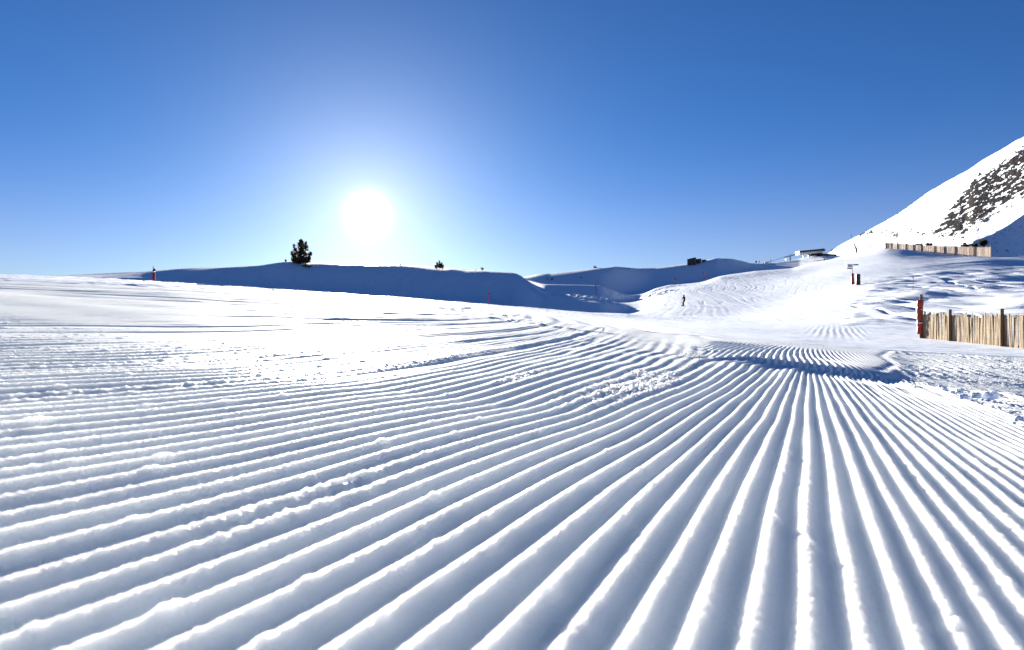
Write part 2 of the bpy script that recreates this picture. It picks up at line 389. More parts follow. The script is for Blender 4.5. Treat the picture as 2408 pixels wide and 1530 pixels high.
# ------------------------------------------------------------------ materials
def mat(name, base, rough=0.6, spec=0.3, var=0.0, scale=8.0, bump=0.0, bscale=30.0, col2=None, stretch=None, metal=0.0):
    m = bpy.data.materials.new(name); m.use_nodes = True
    nt = m.node_tree; b = nt.nodes['Principled BSDF']
    b.inputs['Roughness'].default_value = rough; b.inputs['Specular IOR Level'].default_value = spec; b.inputs['Metallic'].default_value = metal
    b.inputs['Base Color'].default_value = (*base, 1)
    tc = nt.nodes.new('ShaderNodeTexCoord'); mp = nt.nodes.new('ShaderNodeMapping')
    nt.links.new(tc.outputs['Object'], mp.inputs['Vector'])
    if stretch: mp.inputs['Scale'].default_value = stretch
    n = nt.nodes.new('ShaderNodeTexNoise'); n.inputs['Scale'].default_value = scale; n.inputs['Detail'].default_value = 4
    nt.links.new(mp.outputs[0], n.inputs['Vector'])
    r = nt.nodes.new('ShaderNodeValToRGB')
    c2 = col2 or tuple(max(0, c * (1 - var)) for c in base)
    r.color_ramp.elements[0].position = 0.35; r.color_ramp.elements[1].position = 0.65
    r.color_ramp.elements[0].color = (*c2, 1); r.color_ramp.elements[1].color = (*base, 1)
    nt.links.new(n.outputs['Fac'], r.inputs[0]); nt.links.new(r.outputs[0], b.inputs['Base Color'])
    if bump:
        n2 = nt.nodes.new('ShaderNodeTexNoise'); n2.inputs['Scale'].default_value = bscale; n2.inputs['Detail'].default_value = 3
        nt.links.new(mp.outputs[0], n2.inputs['Vector'])
        bp = nt.nodes.new('ShaderNodeBump'); bp.inputs['Strength'].default_value = bump; bp.inputs['Distance'].default_value = 0.02
        nt.links.new(n2.outputs['Fac'], bp.inputs['Height']); nt.links.new(bp.outputs[0], b.inputs['Normal'])
    return m

SNOW = (0.845, 0.905, 0.99)

def snow_near():
    m = bpy.data.materials.new('groomed_snow'); m.use_nodes = True
    nt = m.node_tree; b = nt.nodes['Principled BSDF']
    b.inputs['Base Color'].default_value = (*SNOW, 1)
    b.inputs['Roughness'].default_value = 0.6
    b.inputs['IOR'].default_value = 1.31
    b.inputs['Specular IOR Level'].default_value = 0.10
    b.inputs['Subsurface Weight'].default_value = 1.0
    b.inputs['Subsurface Radius'].default_value = (1.0, 1.0, 1.0)
    b.inputs['Subsurface Scale'].default_value = 0.055
    tc = nt.nodes.new('ShaderNodeTexCoord')
    n = nt.nodes.new('ShaderNodeTexNoise'); n.inputs['Scale'].default_value = 240; n.inputs['Detail'].default_value = 2
    nt.links.new(tc.outputs['Object'], n.inputs['Vector'])
    bp = nt.nodes.new('ShaderNodeBump'); bp.inputs['Strength'].default_value = 0.9; bp.inputs['Distance'].default_value = 0.004
    nt.links.new(n.outputs['Fac'], bp.inputs['Height']); nt.links.new(bp.outputs[0], b.inputs['Normal'])
    return m

def snow_far(name='slope_snow', rock=False):
    m = bpy.data.materials.new(name); m.use_nodes = True
    nt = m.node_tree; b = nt.nodes['Principled BSDF']
    b.inputs['Base Color'].default_value = (*SNOW, 1)
    b.inputs['Roughness'].default_value = 0.6
    b.inputs['IOR'].default_value = 1.31
    b.inputs['Specular IOR Level'].default_value = 0.2
    tc = nt.nodes.new('ShaderNodeTexCoord')
    n = nt.nodes.new('ShaderNodeTexNoise'); n.inputs['Scale'].default_value = 1.4; n.inputs['Detail'].default_value = 4
    nt.links.new(tc.outputs['Object'], n.inputs['Vector'])
    bp = nt.nodes.new('ShaderNodeBump'); bp.inputs['Strength'].default_value = 0.25; bp.inputs['Distance'].default_value = 0.15
    nt.links.new(n.outputs['Fac'], bp.inputs['Height']); nt.links.new(bp.outputs[0], b.inputs['Normal'])
    if rock:
        a = nt.nodes.new('ShaderNodeAttribute'); a.attribute_name = 'rock'
        r = nt.nodes.new('ShaderNodeValToRGB')
        r.color_ramp.elements[0].position = 0.45; r.color_ramp.elements[1].position = 0.6
        nt.links.new(a.outputs['Fac'], r.inputs[0])
        n2 = nt.nodes.new('ShaderNodeTexNoise'); n2.inputs['Scale'].default_value = 0.35; n2.inputs['Detail'].default_value = 5
        nt.links.new(tc.outputs['Object'], n2.inputs['Vector'])
        rr = nt.nodes.new('ShaderNodeValToRGB')
        rr.color_ramp.elements[0].color = (0.004, 0.004, 0.004, 1); rr.color_ramp.elements[1].color = (0.034, 0.024, 0.019, 1)
        rr.color_ramp.elements[0].position = 0.38; rr.color_ramp.elements[1].position = 0.68
        nt.links.new(n2.outputs['Fac'], rr.inputs[0])
        mx = nt.nodes.new('ShaderNodeMix'); mx.data_type = 'RGBA'
        nt.links.new(r.outputs[0], mx.inputs[0]); mx.inputs[6].default_value = (*SNOW, 1)
        nt.links.new(rr.outputs[0], mx.inputs[7]); nt.links.new(mx.outputs[2], b.inputs['Base Color'])
        ms = nt.nodes.new('ShaderNodeMath'); ms.operation = 'MULTIPLY_ADD'; ms.inputs[1].default_value = -0.15; ms.inputs[2].default_value = 0.2
        nt.links.new(r.outputs[0], ms.inputs[0]); nt.links.new(ms.outputs[0], b.inputs['Specular IOR Level'])
    return m

M_NEAR = snow_near(); M_FAR = snow_far(); M_MTN = snow_far('mountain_snow_and_rock', True)
M_WOOD = mat('weathered_paling', (0.36, 0.285, 0.20), 0.85, 0.15, 0, 16, 0.4, 60, col2=(0.15, 0.10, 0.06), stretch=(1, 1, 0.12))
M_POST = mat('brown_post_wood', (0.20, 0.12, 0.06), 0.8, 0.2, 0.45, 12, 0.3, 50, stretch=(1, 1, 0.15))
M_PAD = mat('orange_red_padding', (0.38, 0.04, 0.015), 0.45, 0.4, 0.25, 4, 0.25, 9)
M_PADD = mat('dark_padding', (0.035, 0.03, 0.03), 0.5, 0.3, 0.3, 4, 0.2, 9)
M_PADB = mat('navy_padding', (0.02, 0.03, 0.09), 0.5, 0.3, 0.3, 4, 0.2, 9)
M_STRAP = mat('white_strap', (0.75, 0.75, 0.75), 0.5, 0.3, 0.1, 6)
M_RED = mat('red_paint', (0.42, 0.02, 0.03), 0.9, 0.05, 0.2, 10)
M_DRED = mat('dark_red_paint', (0.16, 0.012, 0.02), 0.9, 0.03, 0.2, 10)
M_WHITE = mat('white_paint', (0.78, 0.78, 0.76), 0.5, 0.4, 0.08, 10)
M_SIGN = mat('pale_sign_face', (0.55, 0.58, 0.66), 0.5, 0.3, 0.1, 10)
M_SIGNL = mat('grey_sign_lettering', (0.16, 0.18, 0.26), 0.6, 0.2, 0.2, 10)
M_NAVY = mat('navy_sign_board', (0.015, 0.03, 0.10), 0.5, 0.3, 0.2, 10)
M_METAL = mat('grey_galvanised_metal', (0.085, 0.09, 0.095), 0.7, 0.2, 0.2, 6)
M_DARK = mat('dark_roof_sheet', (0.022, 0.022, 0.024), 0.6, 0.3, 0.3, 3)
M_CREAM = mat('cream_cladding', (0.62, 0.60, 0.55), 0.6, 0.3, 0.1, 2)
M_STONE = mat('brown_stone_wall', (0.115, 0.095, 0.085), 0.85, 0.2, 0.45, 2.5, 0.4, 5)
M_BLACK = mat('black_fabric', (0.010, 0.010, 0.012), 0.95, 0.02, 0.3, 6)
M_SKIN = mat('skin', (0.48, 0.26, 0.18), 0.5, 0.3, 0.1, 6)
M_HAIR = mat('blond_hair', (0.45, 0.22, 0.06), 0.6, 0.3, 0.3, 20)
M_BOARD = mat('snowboard_deck', (0.02, 0.02, 0.025), 0.4, 0.4, 0.2, 6)
M_BARK = mat('pine_bark', (0.12, 0.075, 0.05), 0.9, 0.1, 0.4, 6)
def leafmat(name, c1, c2, scale):
    m = mat(name, c1, 0.8, 0.1, 0, scale, col2=c2)
    nt = m.node_tree; b = nt.nodes['Principled BSDF']; src = b.inputs['Base Color'].links[0].from_socket
    tr = nt.nodes.new('ShaderNodeBsdfTranslucent'); nt.links.new(src, tr.inputs['Color'])
    mx = nt.nodes.new('ShaderNodeMixShader'); mx.inputs[0].default_value = 0.5
    nt.links.new(b.outputs[0], mx.inputs[1]); nt.links.new(tr.outputs[0], mx.inputs[2])
    nt.links.new(mx.outputs[0], nt.nodes['Material Output'].inputs['Surface'])
    return m
M_NEEDLE = leafmat('pine_needles', (0.17, 0.135, 0.085), (0.08, 0.07, 0.045), 2.2)
M_SHRUB = leafmat('dark_shrub_needles', (0.06, 0.058, 0.034), (0.025, 0.027, 0.015), 2.0)
M_TIMBER = mat('lance_timber', (0.30, 0.16, 0.09), 0.8, 0.2, 0.3, 6)
M_PINK = mat('pink_red_mattress', (0.65, 0.10, 0.12), 0.6, 0.3, 0.1, 4)
M_NET = mat('grey_net_mesh', (0.16, 0.20, 0.23), 0.7, 0.2, 0.2, 5)

# ------------------------------------------------------------------ the ground
def make_ground():
    du = 0.0009
    u = [0.0]
    while u[-1] < 1.5:
        u.append(u[-1] + (du if u[-1] < 0.72 else min(0.03, du * (1 + (u[-1] - 0.72) * 60))))
    u = np.array(u); u = np.concatenate([-u[:0:-1], u])
    rows = [0.06]
    while rows[-1] < 16.5:
        y = rows[-1]; rows.append(y + (0.006 if y < 0.45 else max(0.004, 0.0042 * y)))
    Yr = np.array(rows)
    Y, U = np.meshgrid(Yr, u, indexing='ij')
    X = U * (Y + 1.2)
    Z = base_z(X, Y) + detail(X, Y, None)
    Z = Z - 0.0
    o = grid_mesh('snow_field', X, Y, Z, M_NEAR); o['kind'] = 'structure'
    # ground behind the camera
    xs = np.linspace(-8, 8, 41); ys = np.linspace(-6, 0.061, 21)
    YY, XX = np.meshgrid(ys, xs, indexing='ij')
    ZZ = base_z(np.clip(XX, -1.9, 1.9), np.full(XX.shape, 0.06)) + 0.004
    # plain continuation of the tilted lane
    ZZ = (-S2 * XX + (HY - (S1 + S2 * CX)) / F * YY) - 0.03 + 0.03 * 0
    o = grid_mesh('snow_field', XX, YY, ZZ, M_FAR); o['kind'] = 'structure'
    # far slopes
    du = 0.0011
    u = [0.0]
    while u[-1] < 2.2:
        u.append(u[-1] + (du if u[-1] < 0.80 else min(0.03, du * (1 + (u[-1] - 0.80) * 40))))
    u = np.array(u); u = np.concatenate([-u[:0:-1], u])
    rows = [15.6]
    while rows[-1] < 466:
        y = rows[-1]; rows.append(y * 1.0042)
    Yr = np.array(rows)
    Y, U = np.meshgrid(Yr, u, indexing='ij')
    X = U * (Y + 1.2)
    fade = sstep(16.2, 19, Y)
    Z = base_z(X, Y) + far_detail(X, Y) * fade + 0.009 - 0.05 * (1 - sstep(15.9, 16.6, Y))
    o = grid_mesh('snow_slopes', X, Y, Z, M_FAR); o['kind'] = 'structure'

make_ground()

# ------------------------------------------------------------------ the mountain
MT = [(1880, 618), (1935, 604), (1951, 596), (1973, 579), (2028, 550), (2067, 529), (2117, 499), (2160, 470), (2193, 446), (2230, 425), (2267, 405), (2310, 378), (2347, 356), (2380, 337), (2408, 322), (2500, 272), (2700, 180), (3000, 80), (3400, 20)]
SPUR = [(1880, 640), (2200, 600), (2250, 588), (2278, 572), (2329, 553), (2370, 530), (2408, 505), (2500, 460), (2700, 390), (3400, 300)]

MD, MO = 34.0, 40.0
def flank_Y(x, y):
    """Depth of the planar mountain flank seen at column x, row y."""
    m = float(curve(MT, np.array([x]), 7)[0])
    return MD * F / max(y - m + MO, MO)

def make_mountain():
    xs = np.concatenate([np.arange(1870, 2440, 1.0), np.arange(2440, 3400, 8.0)])
    m0 = curve(MT, xs, 7); sp = curve(SPUR, xs, 9)
    m = m0 + 1.6 * perlin(xs * 0.03, 0 * xs + 2.5, 201) + 0.25 * perlin(xs * 0.16, 0 * xs + 7.5, 202)
    base = np.interp(xs, [1870, 1990, 2085, 2250, 2408, 3400], [650, 616, 604, 609, 614, 620])
    hs = sstep(2245, 2290, xs)
    y1 = base * (1 - hs) + np.minimum(base, sp + 1.5 * perlin(xs * 0.05, 0 * xs + 3.3, 203)) * hs
    Y1 = MD * F / np.maximum(y1 - m0 + MO, MO)
    h3 = sstep(2255, 2285, xs); Y1 = Y1 * (1 - h3) + 246.0 * h3
    Y2 = np.full(xs.shape, MD * F / MO)
    kn = [(Y1 - 12, base + 4), (Y1, y1), (Y2, m), (Y2 + 500, m + 60)]
    rowsY = []; rowsZ = []
    for a, b, n in ((0, 1, 70), (1, 2, 330), (2, 3, 20)):
        (Ya, ya), (Yb, yb) = kn[a], kn[b]
        za = (HY - ya) / F * Ya; zb = (HY - yb) / F * Yb
        for k in range(n):
            t = k / n
            Yq = 1 / ((1 - t) / Ya + t / Yb) if a == 1 else Ya * (1 - t) + Yb * t
            f = (Yq - Ya) / (Yb - Ya)
            rowsY.append(Yq); rowsZ.append(za * (1 - f) + zb * f)
    Y = np.array(rowsY); Z0 = np.array(rowsZ); y = HY - Z0 / Y * F; xg = np.broadcast_to(xs, Y.shape)
    X = (xg - CX) / F * Y; Z = CAMH + Z0
    # rock outcrops: a long diagonal band plus scattered specks
    top = np.interp(xg, [2195, 2230, 2258, 2290, 2345, 2408, 2500], [548, 500, 462, 425, 392, 345, 290])
    bot = np.interp(xg, [2195, 2240, 2265, 2310, 2345, 2408, 2500], [548, 556, 553, 522, 490, 462, 400])
    ins = np.clip(np.minimum((y - top) / 10.0, (bot - y) / 14.0), -3, 1)
    s = (xg * 0.85 - y * 0.52); t = (xg * 0.5 + y * 0.86)       # along / across the bedding
    n = 0.55 * perlin(s * 0.045, t * 0.16, 211) + 0.40 * perlin(s * 0.13, t * 0.33, 212) + 0.25 * perlin(s * 0.33, t * 0.6, 213)
    rock = sstep(-0.10, 0.22, n + 0.32 * np.clip(ins, -2.5, 1) - 0.03)
    main = rock.copy()
    nearsky = gauss((y - m[None, :] - 3) / 6.0)
    sp1 = sstep(0.42, 0.55, perlin(s * 0.11, t * 0.30, 221) + 0.35 * perlin(s * 0.3, t * 0.6, 222)) * nearsky * (xg > 2045) * (xg < 2330)
    foot = gauss((y - np.interp(xg, [1960, 2120, 2260, 2330], [596, 566, 566, 545])) / 14.0) * (xg > 1955)
    sp2 = sstep(0.46, 0.62, perlin(s * 0.09, t * 0.34, 223) + 0.4 * perlin(s * 0.25, t * 0.6, 224)) * foot
    sp3 = sstep(0.66, 0.78, perlin(s * 0.08, t * 0.28, 225) + 0.45 * perlin(s * 0.3, t * 0.6, 226))
    rock = np.clip(np.maximum.reduce([rock, sp1, sp2, sp3 * 0.9]), 0, 1)
    u = Y / F
    rel = main * (0.5 + 0.8 * perlin(s * 0.10, t * 0.22, 231) + 0.45 * perlin(s * 0.25, t * 0.45, 234)) + 1.2 * perlin(s * 0.02, t * 0.05, 232) + 0.35 * perlin(s * 0.06, t * 0.11, 233)
    rel = rel * (1 - 0.9 * sstep(520, 548, y))
    w = np.ones(Y.shape); w[:70] = np.linspace(0, 1, 70)[:, None]
    Z = Z + rel * u * w
    o = grid_mesh('mountain', X, Y, Z, M_MTN, {'rock': rock}); o['kind'] = 'structure'

make_mountain()

# ------------------------------------------------------------------ paling fences
def fence_paling(pts, height, pitch, wmin, wmax, name_parent, seed, lean=0.03, sag=0.05, seg=1):
    rnd = random.Random(seed)
    bm = bmesh.new()
    L = [0.0]
    for a, b in zip(pts[:-1], pts[1:]): L.append(L[-1] + (Vector(b) - Vector(a)).length)
    s = 0.02
    while s < L[-1]:
        k = max(i for i in range(len(L)) if L[i] <= s); k = min(k, len(pts) - 2)
        t = (s - L[k]) / (L[k + 1] - L[k])
        p = Vector(pts[k]).lerp(Vector(pts[k + 1]), t)
        d = (Vector(pts[k + 1]) - Vector(pts[k])); d.z = 0; d.normalize(); nrm = Vector((-d.y, d.x, 0))
        w = rnd.uniform(wmin, wmax); th = w * 0.45
        sg = sag * math.sin(math.pi * t)
        h = height * rnd.uniform(0.90, 1.06) - sg
        le = Vector((0, 0, 0)) + d * rnd.gauss(0, lean) + nrm * rnd.gauss(0, lean * 0.4)
        off = nrm * rnd.uniform(-0.012, 0.012)
        lo = p + off - Vector((0, 0, 0.12)); hi = p + off + le * h + Vector((0, 0, h))
        mid = (lo + hi) / 2 + d * rnd.gauss(0, 0.006)
        rings = []
        for c, ww in ((lo, 1.0), (mid, rnd.uniform(0.9, 1.1)), (hi, rnd.uniform(0.7, 1.0))):
            rings.append([bm.verts.new(c + d * (sx * w * ww * 0.5) + nrm * (sy * th * 0.5)) for sx, sy in ((-1, -1), (1, -1), (1, 0.5), (0, 1.0), (-1, 0.5))])
        for r0, r1 in zip(rings[:-1], rings[1:]):
            for j in range(5): bm.faces.new((r0[j], r0[(j + 1) % 5], r1[(j + 1) % 5], r1[j]))
        bm.faces.new(rings[-1]); bm.faces.new(rings[0][::-1])
        s += pitch * rnd.uniform(0.8, 1.25)
    bmesh.ops.recalc_face_normals(bm, faces=bm.faces)
    return bm

def pad(bm, p, r, h, z0, bulges=5, seg=14, flat=1.0):
    """A strapped mattress roll: a fat bulging sleeve."""
    pts = []; rr = []
    n = bulges * 6
    for k in range(n + 1):
        t = k / n
        b = 0.86 + 0.14 * abs(math.sin(math.pi * bulges * t)) ** 0.5
        if k == 0 or k == n: b *= 0.8
        pts.append(Vector((p[0] + 0.01 * math.sin(7 * t), p[1], z0 + h * t))); rr.append(r * b)
    tube(bm, pts, rr, seg)

# near fence, right edge of the picture
A = Vector(((2170 - CX) / F * 27.0, 27.0, 0)); B = Vector(((2408 - CX) / F * 20.8, 20.8, 0))
D = (B - A); Lf = D.length; D.normalize()
npts = []
for k in range(9):
    q = A + D * (Lf * 1.9 * k / 8)
    npts.append(Vector((q.x, q.y, gz(q.x, q.y))))
root = thing('paling_fence', npts[0], 'weathered pale wooden paling fence with orange padded end post at the right edge', 'fence')
def loc(pts): return [Vector(p) - npts[0] for p in pts]
lp = loc(npts)
bm = fence_paling(lp, 1.05, 0.062, 0.045, 0.085, root, 5, 0.035, 0.07)
bm_obj('paling', bm, M_WOOD, root)
def fence_at(s):
    q = A + D * s
    return Vector((q.x, q.y, gz(q.x, q.y))) - npts[0]
NRM = Vector((D.y, -D.x, 0))
if NRM.y > 0: NRM = -NRM
for s, top in ((0.0, 1.74), (2.15, 1.17), (5.25, 1.22), (8.1, 1.2), (11.0, 1.2)):
    bm = bmesh.new(); q = fence_at(s) - NRM * 0.07
    tube(bm, [q - Vector((0, 0, 0.3)), q + Vector((0, 0, top * 0.5)), q + Vector((0.005, 0, top))], [0.055, 0.054, 0.05], 10)
    po = bm_obj('post', bm, M_POST, root, False)
    if s == 0.0:
        bm = bmesh.new(); c = fence_at(-0.06) - NRM * 0.08
        pad(bm, (c.x, c.y), 0.125, 1.36, c.z + 0.16, 5)
        pd = bm_obj('padding', bm, M_PAD, po, True); pd['label'] = 'orange red padding wrapped round the end post'
        for zz in (0.45, 0.98):
            bm = bmesh.new()
            tube(bm, [Vector((c.x, c.y, c.z + 0.16 + zz - 0.02)), Vector((c.x, c.y, c.z + 0.16 + zz + 0.02))], [0.127, 0.127], 14)
            bm_obj('strap', bm, M_STRAP, pd, True)
bm = bmesh.new()
for zz in (0.22, 0.52, 0.88):
    for sgn in (1, -1):
        tube(bm, [fence_at(s) + NRM * 0.028 * sgn + Vector((0, 0, zz + 0.012 * math.sin(s * 2.1))) for s in np.linspace(0, 12, 40)], 0.003, 5)
bm_obj('wire', bm, M_METAL, root)

# far fence on the crest
fpx = [(2083, None), (2110, None), (2145, None), (2190, None), (2235, None), (2285, None), (2331, None)]
fY = [130.3 * F / (x - CX) for x, _ in fpx]
fpts = [on(x, Y) for (x, _), Y in zip(fpx, fY)]
root = thing('paling_fence', fpts[0], 'long pale paling fence on the crest below the mountain', 'fence')
lp = [p - fpts[0] for p in fpts]
hts = [1.9, 1.9, 1.9, 2.2, 2.6, 2.7, 2.8]
bm = bmesh.new(); rnd = random.Random(9)
for a, b, ha, hb in zip(lp[:-1], lp[1:], hts[:-1], hts[1:]):
    n = int((b - a).length / 0.14)
    d = (b - a).normalized()
    for k in range(n):
        t = (k + rnd.uniform(0.1, 0.9)) / n
        p = a.lerp(b, t); h = (ha + (hb - ha) * t) * rnd.uniform(0.93, 1.04); w = rnd.uniform(0.11, 0.16)
        p = Vector((p.x, p.y, gz(p.x + fpts[0].x, p.y + fpts[0].y) - fpts[0].z))
        box(bm, p + Vector((rnd.gauss(0, 0.02), 0, h / 2 - 0.15)), (w, 0.06, h + 0.3))
M_WOOD2 = mat('grey_paling', (0.80, 0.70, 0.60), 0.85, 0.2, 0, 3, col2=(0.58, 0.47, 0.38), stretch=(1, 1, 0.2))
bm_obj('paling', bm, M_WOOD2, root)
for k, x in enumerate((2083, 2095, 2110, 2130, 2148, 2166, 2197, 2220, 2245, 2290, 2331)):
    p = on(x, 130.3 * F / (x - CX) - 0.3) - fpts[0]
    h = 4.4 if k == 0 else (4.0 if k == 10 else 2.5 + 0.3 * k / 10)
    bm = bmesh.new(); tube(bm, [p - Vector((0, 0, 0.4)), p + Vector((0, 0, h))], [0.11, 0.10], 8)
    po = bm_obj('post', bm, M_POST, root)
    if k == 0:
        bm = bmesh.new(); pad(bm, (p.x - 0.1, p.y - 0.1), 0.24, 2.3, p.z + 0.05, 4, 10); bm_obj('padding', bm, M_PAD, po, True)
        bm = bmesh.new(); bmesh.ops.create_uvsphere(bm, u_segments=10, v_segments=6, radius=0.32, matrix=Matrix.Translation(p + Vector((0.05, 0, 4.1))) @ Matrix.Diagonal((0.8, 0.5, 1.2, 1)))
        bm_obj('marker', bm, M_DARK, po, True)

# ------------------------------------------------------------------ signpost and padded post on the slope
X0, Y0 = locate(2005, 671, 40)
s = Y0 / F
root = thing('signpost', on(2005, Y0), 'thin signpost with pale board and orange padded foot', 'signpost')
bm = bmesh.new(); tube(bm, [(0, 0, -0.3), (0, 0, 49.5 * s)], [0.05, 0.045], 8); bm_obj('pole', bm, M_METAL, root)
bm = bmesh.new(); tube(bm, [(0, 0, -0.05), (0.0, 0, 0.05), (-0.01, 0, 12 * s), (-0.02, 0, 27.5 * s)], [4.6 * s, 4.4 * s, 3.4 * s, 2.7 * s], 12)
bm_obj('padding', bm, M_PAD, root, True)
bm = bmesh.new(); box(bm, (-7.8 * s, -0.09, 45.2 * s), (12.2 * s, 0.05, 7.4 * s)); sb = bm_obj('sign_board', bm, M_SIGN, root)
for k in range(3):
    bm = bmesh.new(); box(bm, ((-7.8 - 0.4 * k) * s, -0.118, (47.3 - 2.0 * k) * s), ((10.4 - 1.3 * k) * s, 0.006, 0.7 * s)); bm_obj('lettering', bm, M_SIGNL, sb)
bm = bmesh.new(); box(bm, (-7.8 * s, -0.09, 38.9 * s), (12.0 * s, 0.05, 2.6 * s)); bm_obj('sign_board', bm, M_DRED, root)
bm = bmesh.new(); box(bm, (6.9 * s, -0.09, 47.6 * s), (12.2 * s, 0.05, 2.8 * s)); bm_obj('sign_board', bm, M_NAVY, root)

X1, Y1 = locate(2018, 673.5, 40)
root = thing('padded_post', on(2018, Y1), 'dark padded post with red edge beside the signpost', 'padded post')
s = Y1 / F
bm = bmesh.new(); tube(bm, [(0, 0, -0.3), (0, 0, 29.2 * s)], 0.06, 8); bm_obj('post', bm, M_POST, root)
bm = bmesh.new(); pad(bm, (0.3 * s, 0), 4.6 * s, 28.5 * s, 0.0, 4, 14); bm_obj('padding', bm, M_PADD, root, True)
bm = bmesh.new(); box(bm, (-3.4 * s, 0.06, 14.2 * s), (3.0 * s, 5.0 * s, 27.5 * s), None, 0.6 * s); bm_obj('padding_panel', bm, M_PAD, root, True)

# ------------------------------------------------------------------ marker poles
def marker(x, base_y, top_y, Y, label, kind):
    base = on(x, Y); h = (HY - top_y) / F * Y + CAMH - base.z
    root = thing('marker_pole', base, label, 'marker pole', 'piste marker poles' if kind == 'disc' else None)
    u = Y / F
    if kind == 'banded':
        v = h
        bm = bmesh.new(); tube(bm, [(0, 0, -0.3), (0, 0, v * 0.60)], 0.13, 10); bm_obj('pole', bm, M_RED, root, True)
        bm = bmesh.new(); tube(bm, [(0, 0, v * 0.602), (0, 0, v * 0.66)], 0.09, 10); bm_obj('white_band', bm, M_WHITE, root, True)
        bm = bmesh.new(); tube(bm, [(0.01, 0, v * 0.655), (0.02, 0, v * 0.69), (0.03, 0, v * 0.76), (0.02, 0, v * 0.82), (0, 0, v * 0.845)], [0.07, 0.14, 0.16, 0.12, 0.05], 10); bm_obj('marker_ball', bm, M_DRED, root, True)
        bm = bmesh.new(); tube(bm, [(-0.03, 0, v * 0.84), (-0.10, 0, v)], [0.035, 0.025], 6); bm_obj('tip', bm, M_METAL, root)
    elif kind == 'disc':
        bm = bmesh.new(); tube(bm, [(0, 0, -0.3), (0, 0, h)], 0.55 * u, 8); bm_obj('pole', bm, M_RED, root)
        bm = bmesh.new(); bmesh.ops.create_uvsphere(bm, u_segments=12, v_segments=8, radius=1.0, matrix=Matrix.Translation((0, -0.02, h - 2.2 * u)) @ Matrix.Diagonal((2.1 * u, 1.0 * u, 2.6 * u, 1)))
        bm_obj('disc', bm, M_RED, root, True)
    elif kind == 'ball':
        bm = bmesh.new(); tube(bm, [(0, 0, -0.3), (0, 0, h)], 0.40 * u, 8); bm_obj('pole', bm, M_METAL, root)
        bm = bmesh.new(); bmesh.ops.create_uvsphere(bm, u_segments=12, v_segments=8, radius=1.6 * u, matrix=Matrix.Translation((0, 0, h - 1.2 * u))); bm_obj('ball', bm, M_DARK, root, True)
    elif kind == 'ringed':
        bm = bmesh.new(); tube(bm, [(0, 0, -0.3), (-0.03, 0, h * 0.5), (-0.08, 0, h)], 0.6 * u, 8); bm_obj('pole', bm, M_RED, root)
        bm = bmesh.new(); tube(bm, [(-0.07, 0, h * 0.80), (-0.075, 0, h * 0.84), (-0.078, 0, h * 0.9), (-0.08, 0, h * 0.93)], [0.8 * u, 1.5 * u, 1.5 * u, 0.8 * u], 10); bm_obj('collar', bm, M_DARK, root, True)
    return root

marker(362, 668, 626, 71, 'red and white banded marker pole behind the near field edge at left', 'banded')
marker(1149, 720, 690, 80, 'thin pole with red disc in front of the shaded hill', 'disc')
marker(1401, 701, 670, 128, 'red pole with dark collar beside the lumpy snow bank', 'ringed')
marker(1588, 668, 655, 206, 'small red-disc pole at the shadow edge below the stone hut', 'disc')
marker(1655, 661, 642, 222, 'tall thin red pole at the shadow edge right of the snowboarder', 'disc')
_x, _y = locate(2147, 686, 40)
marker(2147, 686, 652.5, _y, 'thin grey pole with dark ball on the rough slope above the fence', 'ball')
marker(1778, 621, 614, 336, 'short red marker pole on the skyline dip below the lift', 'disc')
marker(1785, 621, 614.5, 338, 'grey pole with small ball on the skyline dip', 'ball')

# two bent rods stuck in the snow between the banks
for k, x in enumerate((1429, 1433)):
    b = on(x, 133.5); u = 133.5 / F
    root = thing('bent_rod', b, ('left' if k == 0 else 'right') + ' one of two thin bent rods between the lumpy banks', 'rod', 'bent rods between the snow banks')
    bm = bmesh.new(); tube(bm, [(0.4 * u, 0, -0.2), (0, 0, 5 * u), (0.1 * u, 0, 11 * u), (1.2 * u, 0, 14.5 * u), (2.6 * u, 0, 15.2 * u)], 0.30 * u, 6); bm_obj('rod', bm, M_METAL, root)

# ------------------------------------------------------------------ snow lances
Yl = 266.0
b = on(2014, Yl); u = Yl / F
root = thing('snow_lance', b, 'leaning snow lance with orange sleeve and navy padded foot', 'snow lance')
bm = bmesh.new(); tube(bm, [(0, 0, 10 * u), (-5.8 * u, 0, 22 * u), (-9.5 * u, 0, 32 * u), (-13.2 * u, 0, 42.5 * u)], [0.11, 0.09, 0.06, 0.05], 8); bm_obj('lance', bm, M_METAL, root)
bm = bmesh.new(); tube(bm, [(-13.0 * u, -0.1, 41.5 * u), (-13.6 * u, 0, 43 * u)], [0.22, 0.14], 8); bm_obj('nozzle', bm, M_METAL, root)
bm = bmesh.new(); tube(bm, [(-0.3 * u, 0, 10 * u), (-2.2 * u, 0, 14 * u), (-4.2 * u, 0, 18.5 * u), (-5.9 * u, 0, 22.5 * u)], [0.42, 0.26, 0.22, 0.24], 10); bm_obj('sleeve', bm, M_TIMBER, root, True)
bm = bmesh.new(); tube(bm, [(0, 0, -0.3), (0, 0, 4 * u), (-0.2 * u, 0, 9.8 * u)], [0.38, 0.36, 0.30], 12); bm_obj('padding', bm, M_PADB, root, True)
Yl = 252.0
b = on(1939, Yl); u = Yl / F
root = thing('snow_lance', b, 'short crooked brown snow lance by the lift station', 'snow lance')
bm = bmesh.new(); tube(bm, [(0, 0, -0.4), (-0.6 * u, 0, 2.5 * u), (-1.2 * u, 0, 5.5 * u), (-0.3 * u, 0, 9 * u)], [0.16, 0.2, 0.2, 0.16], 10); bm_obj('sleeve', bm, M_TIMBER, root, True)
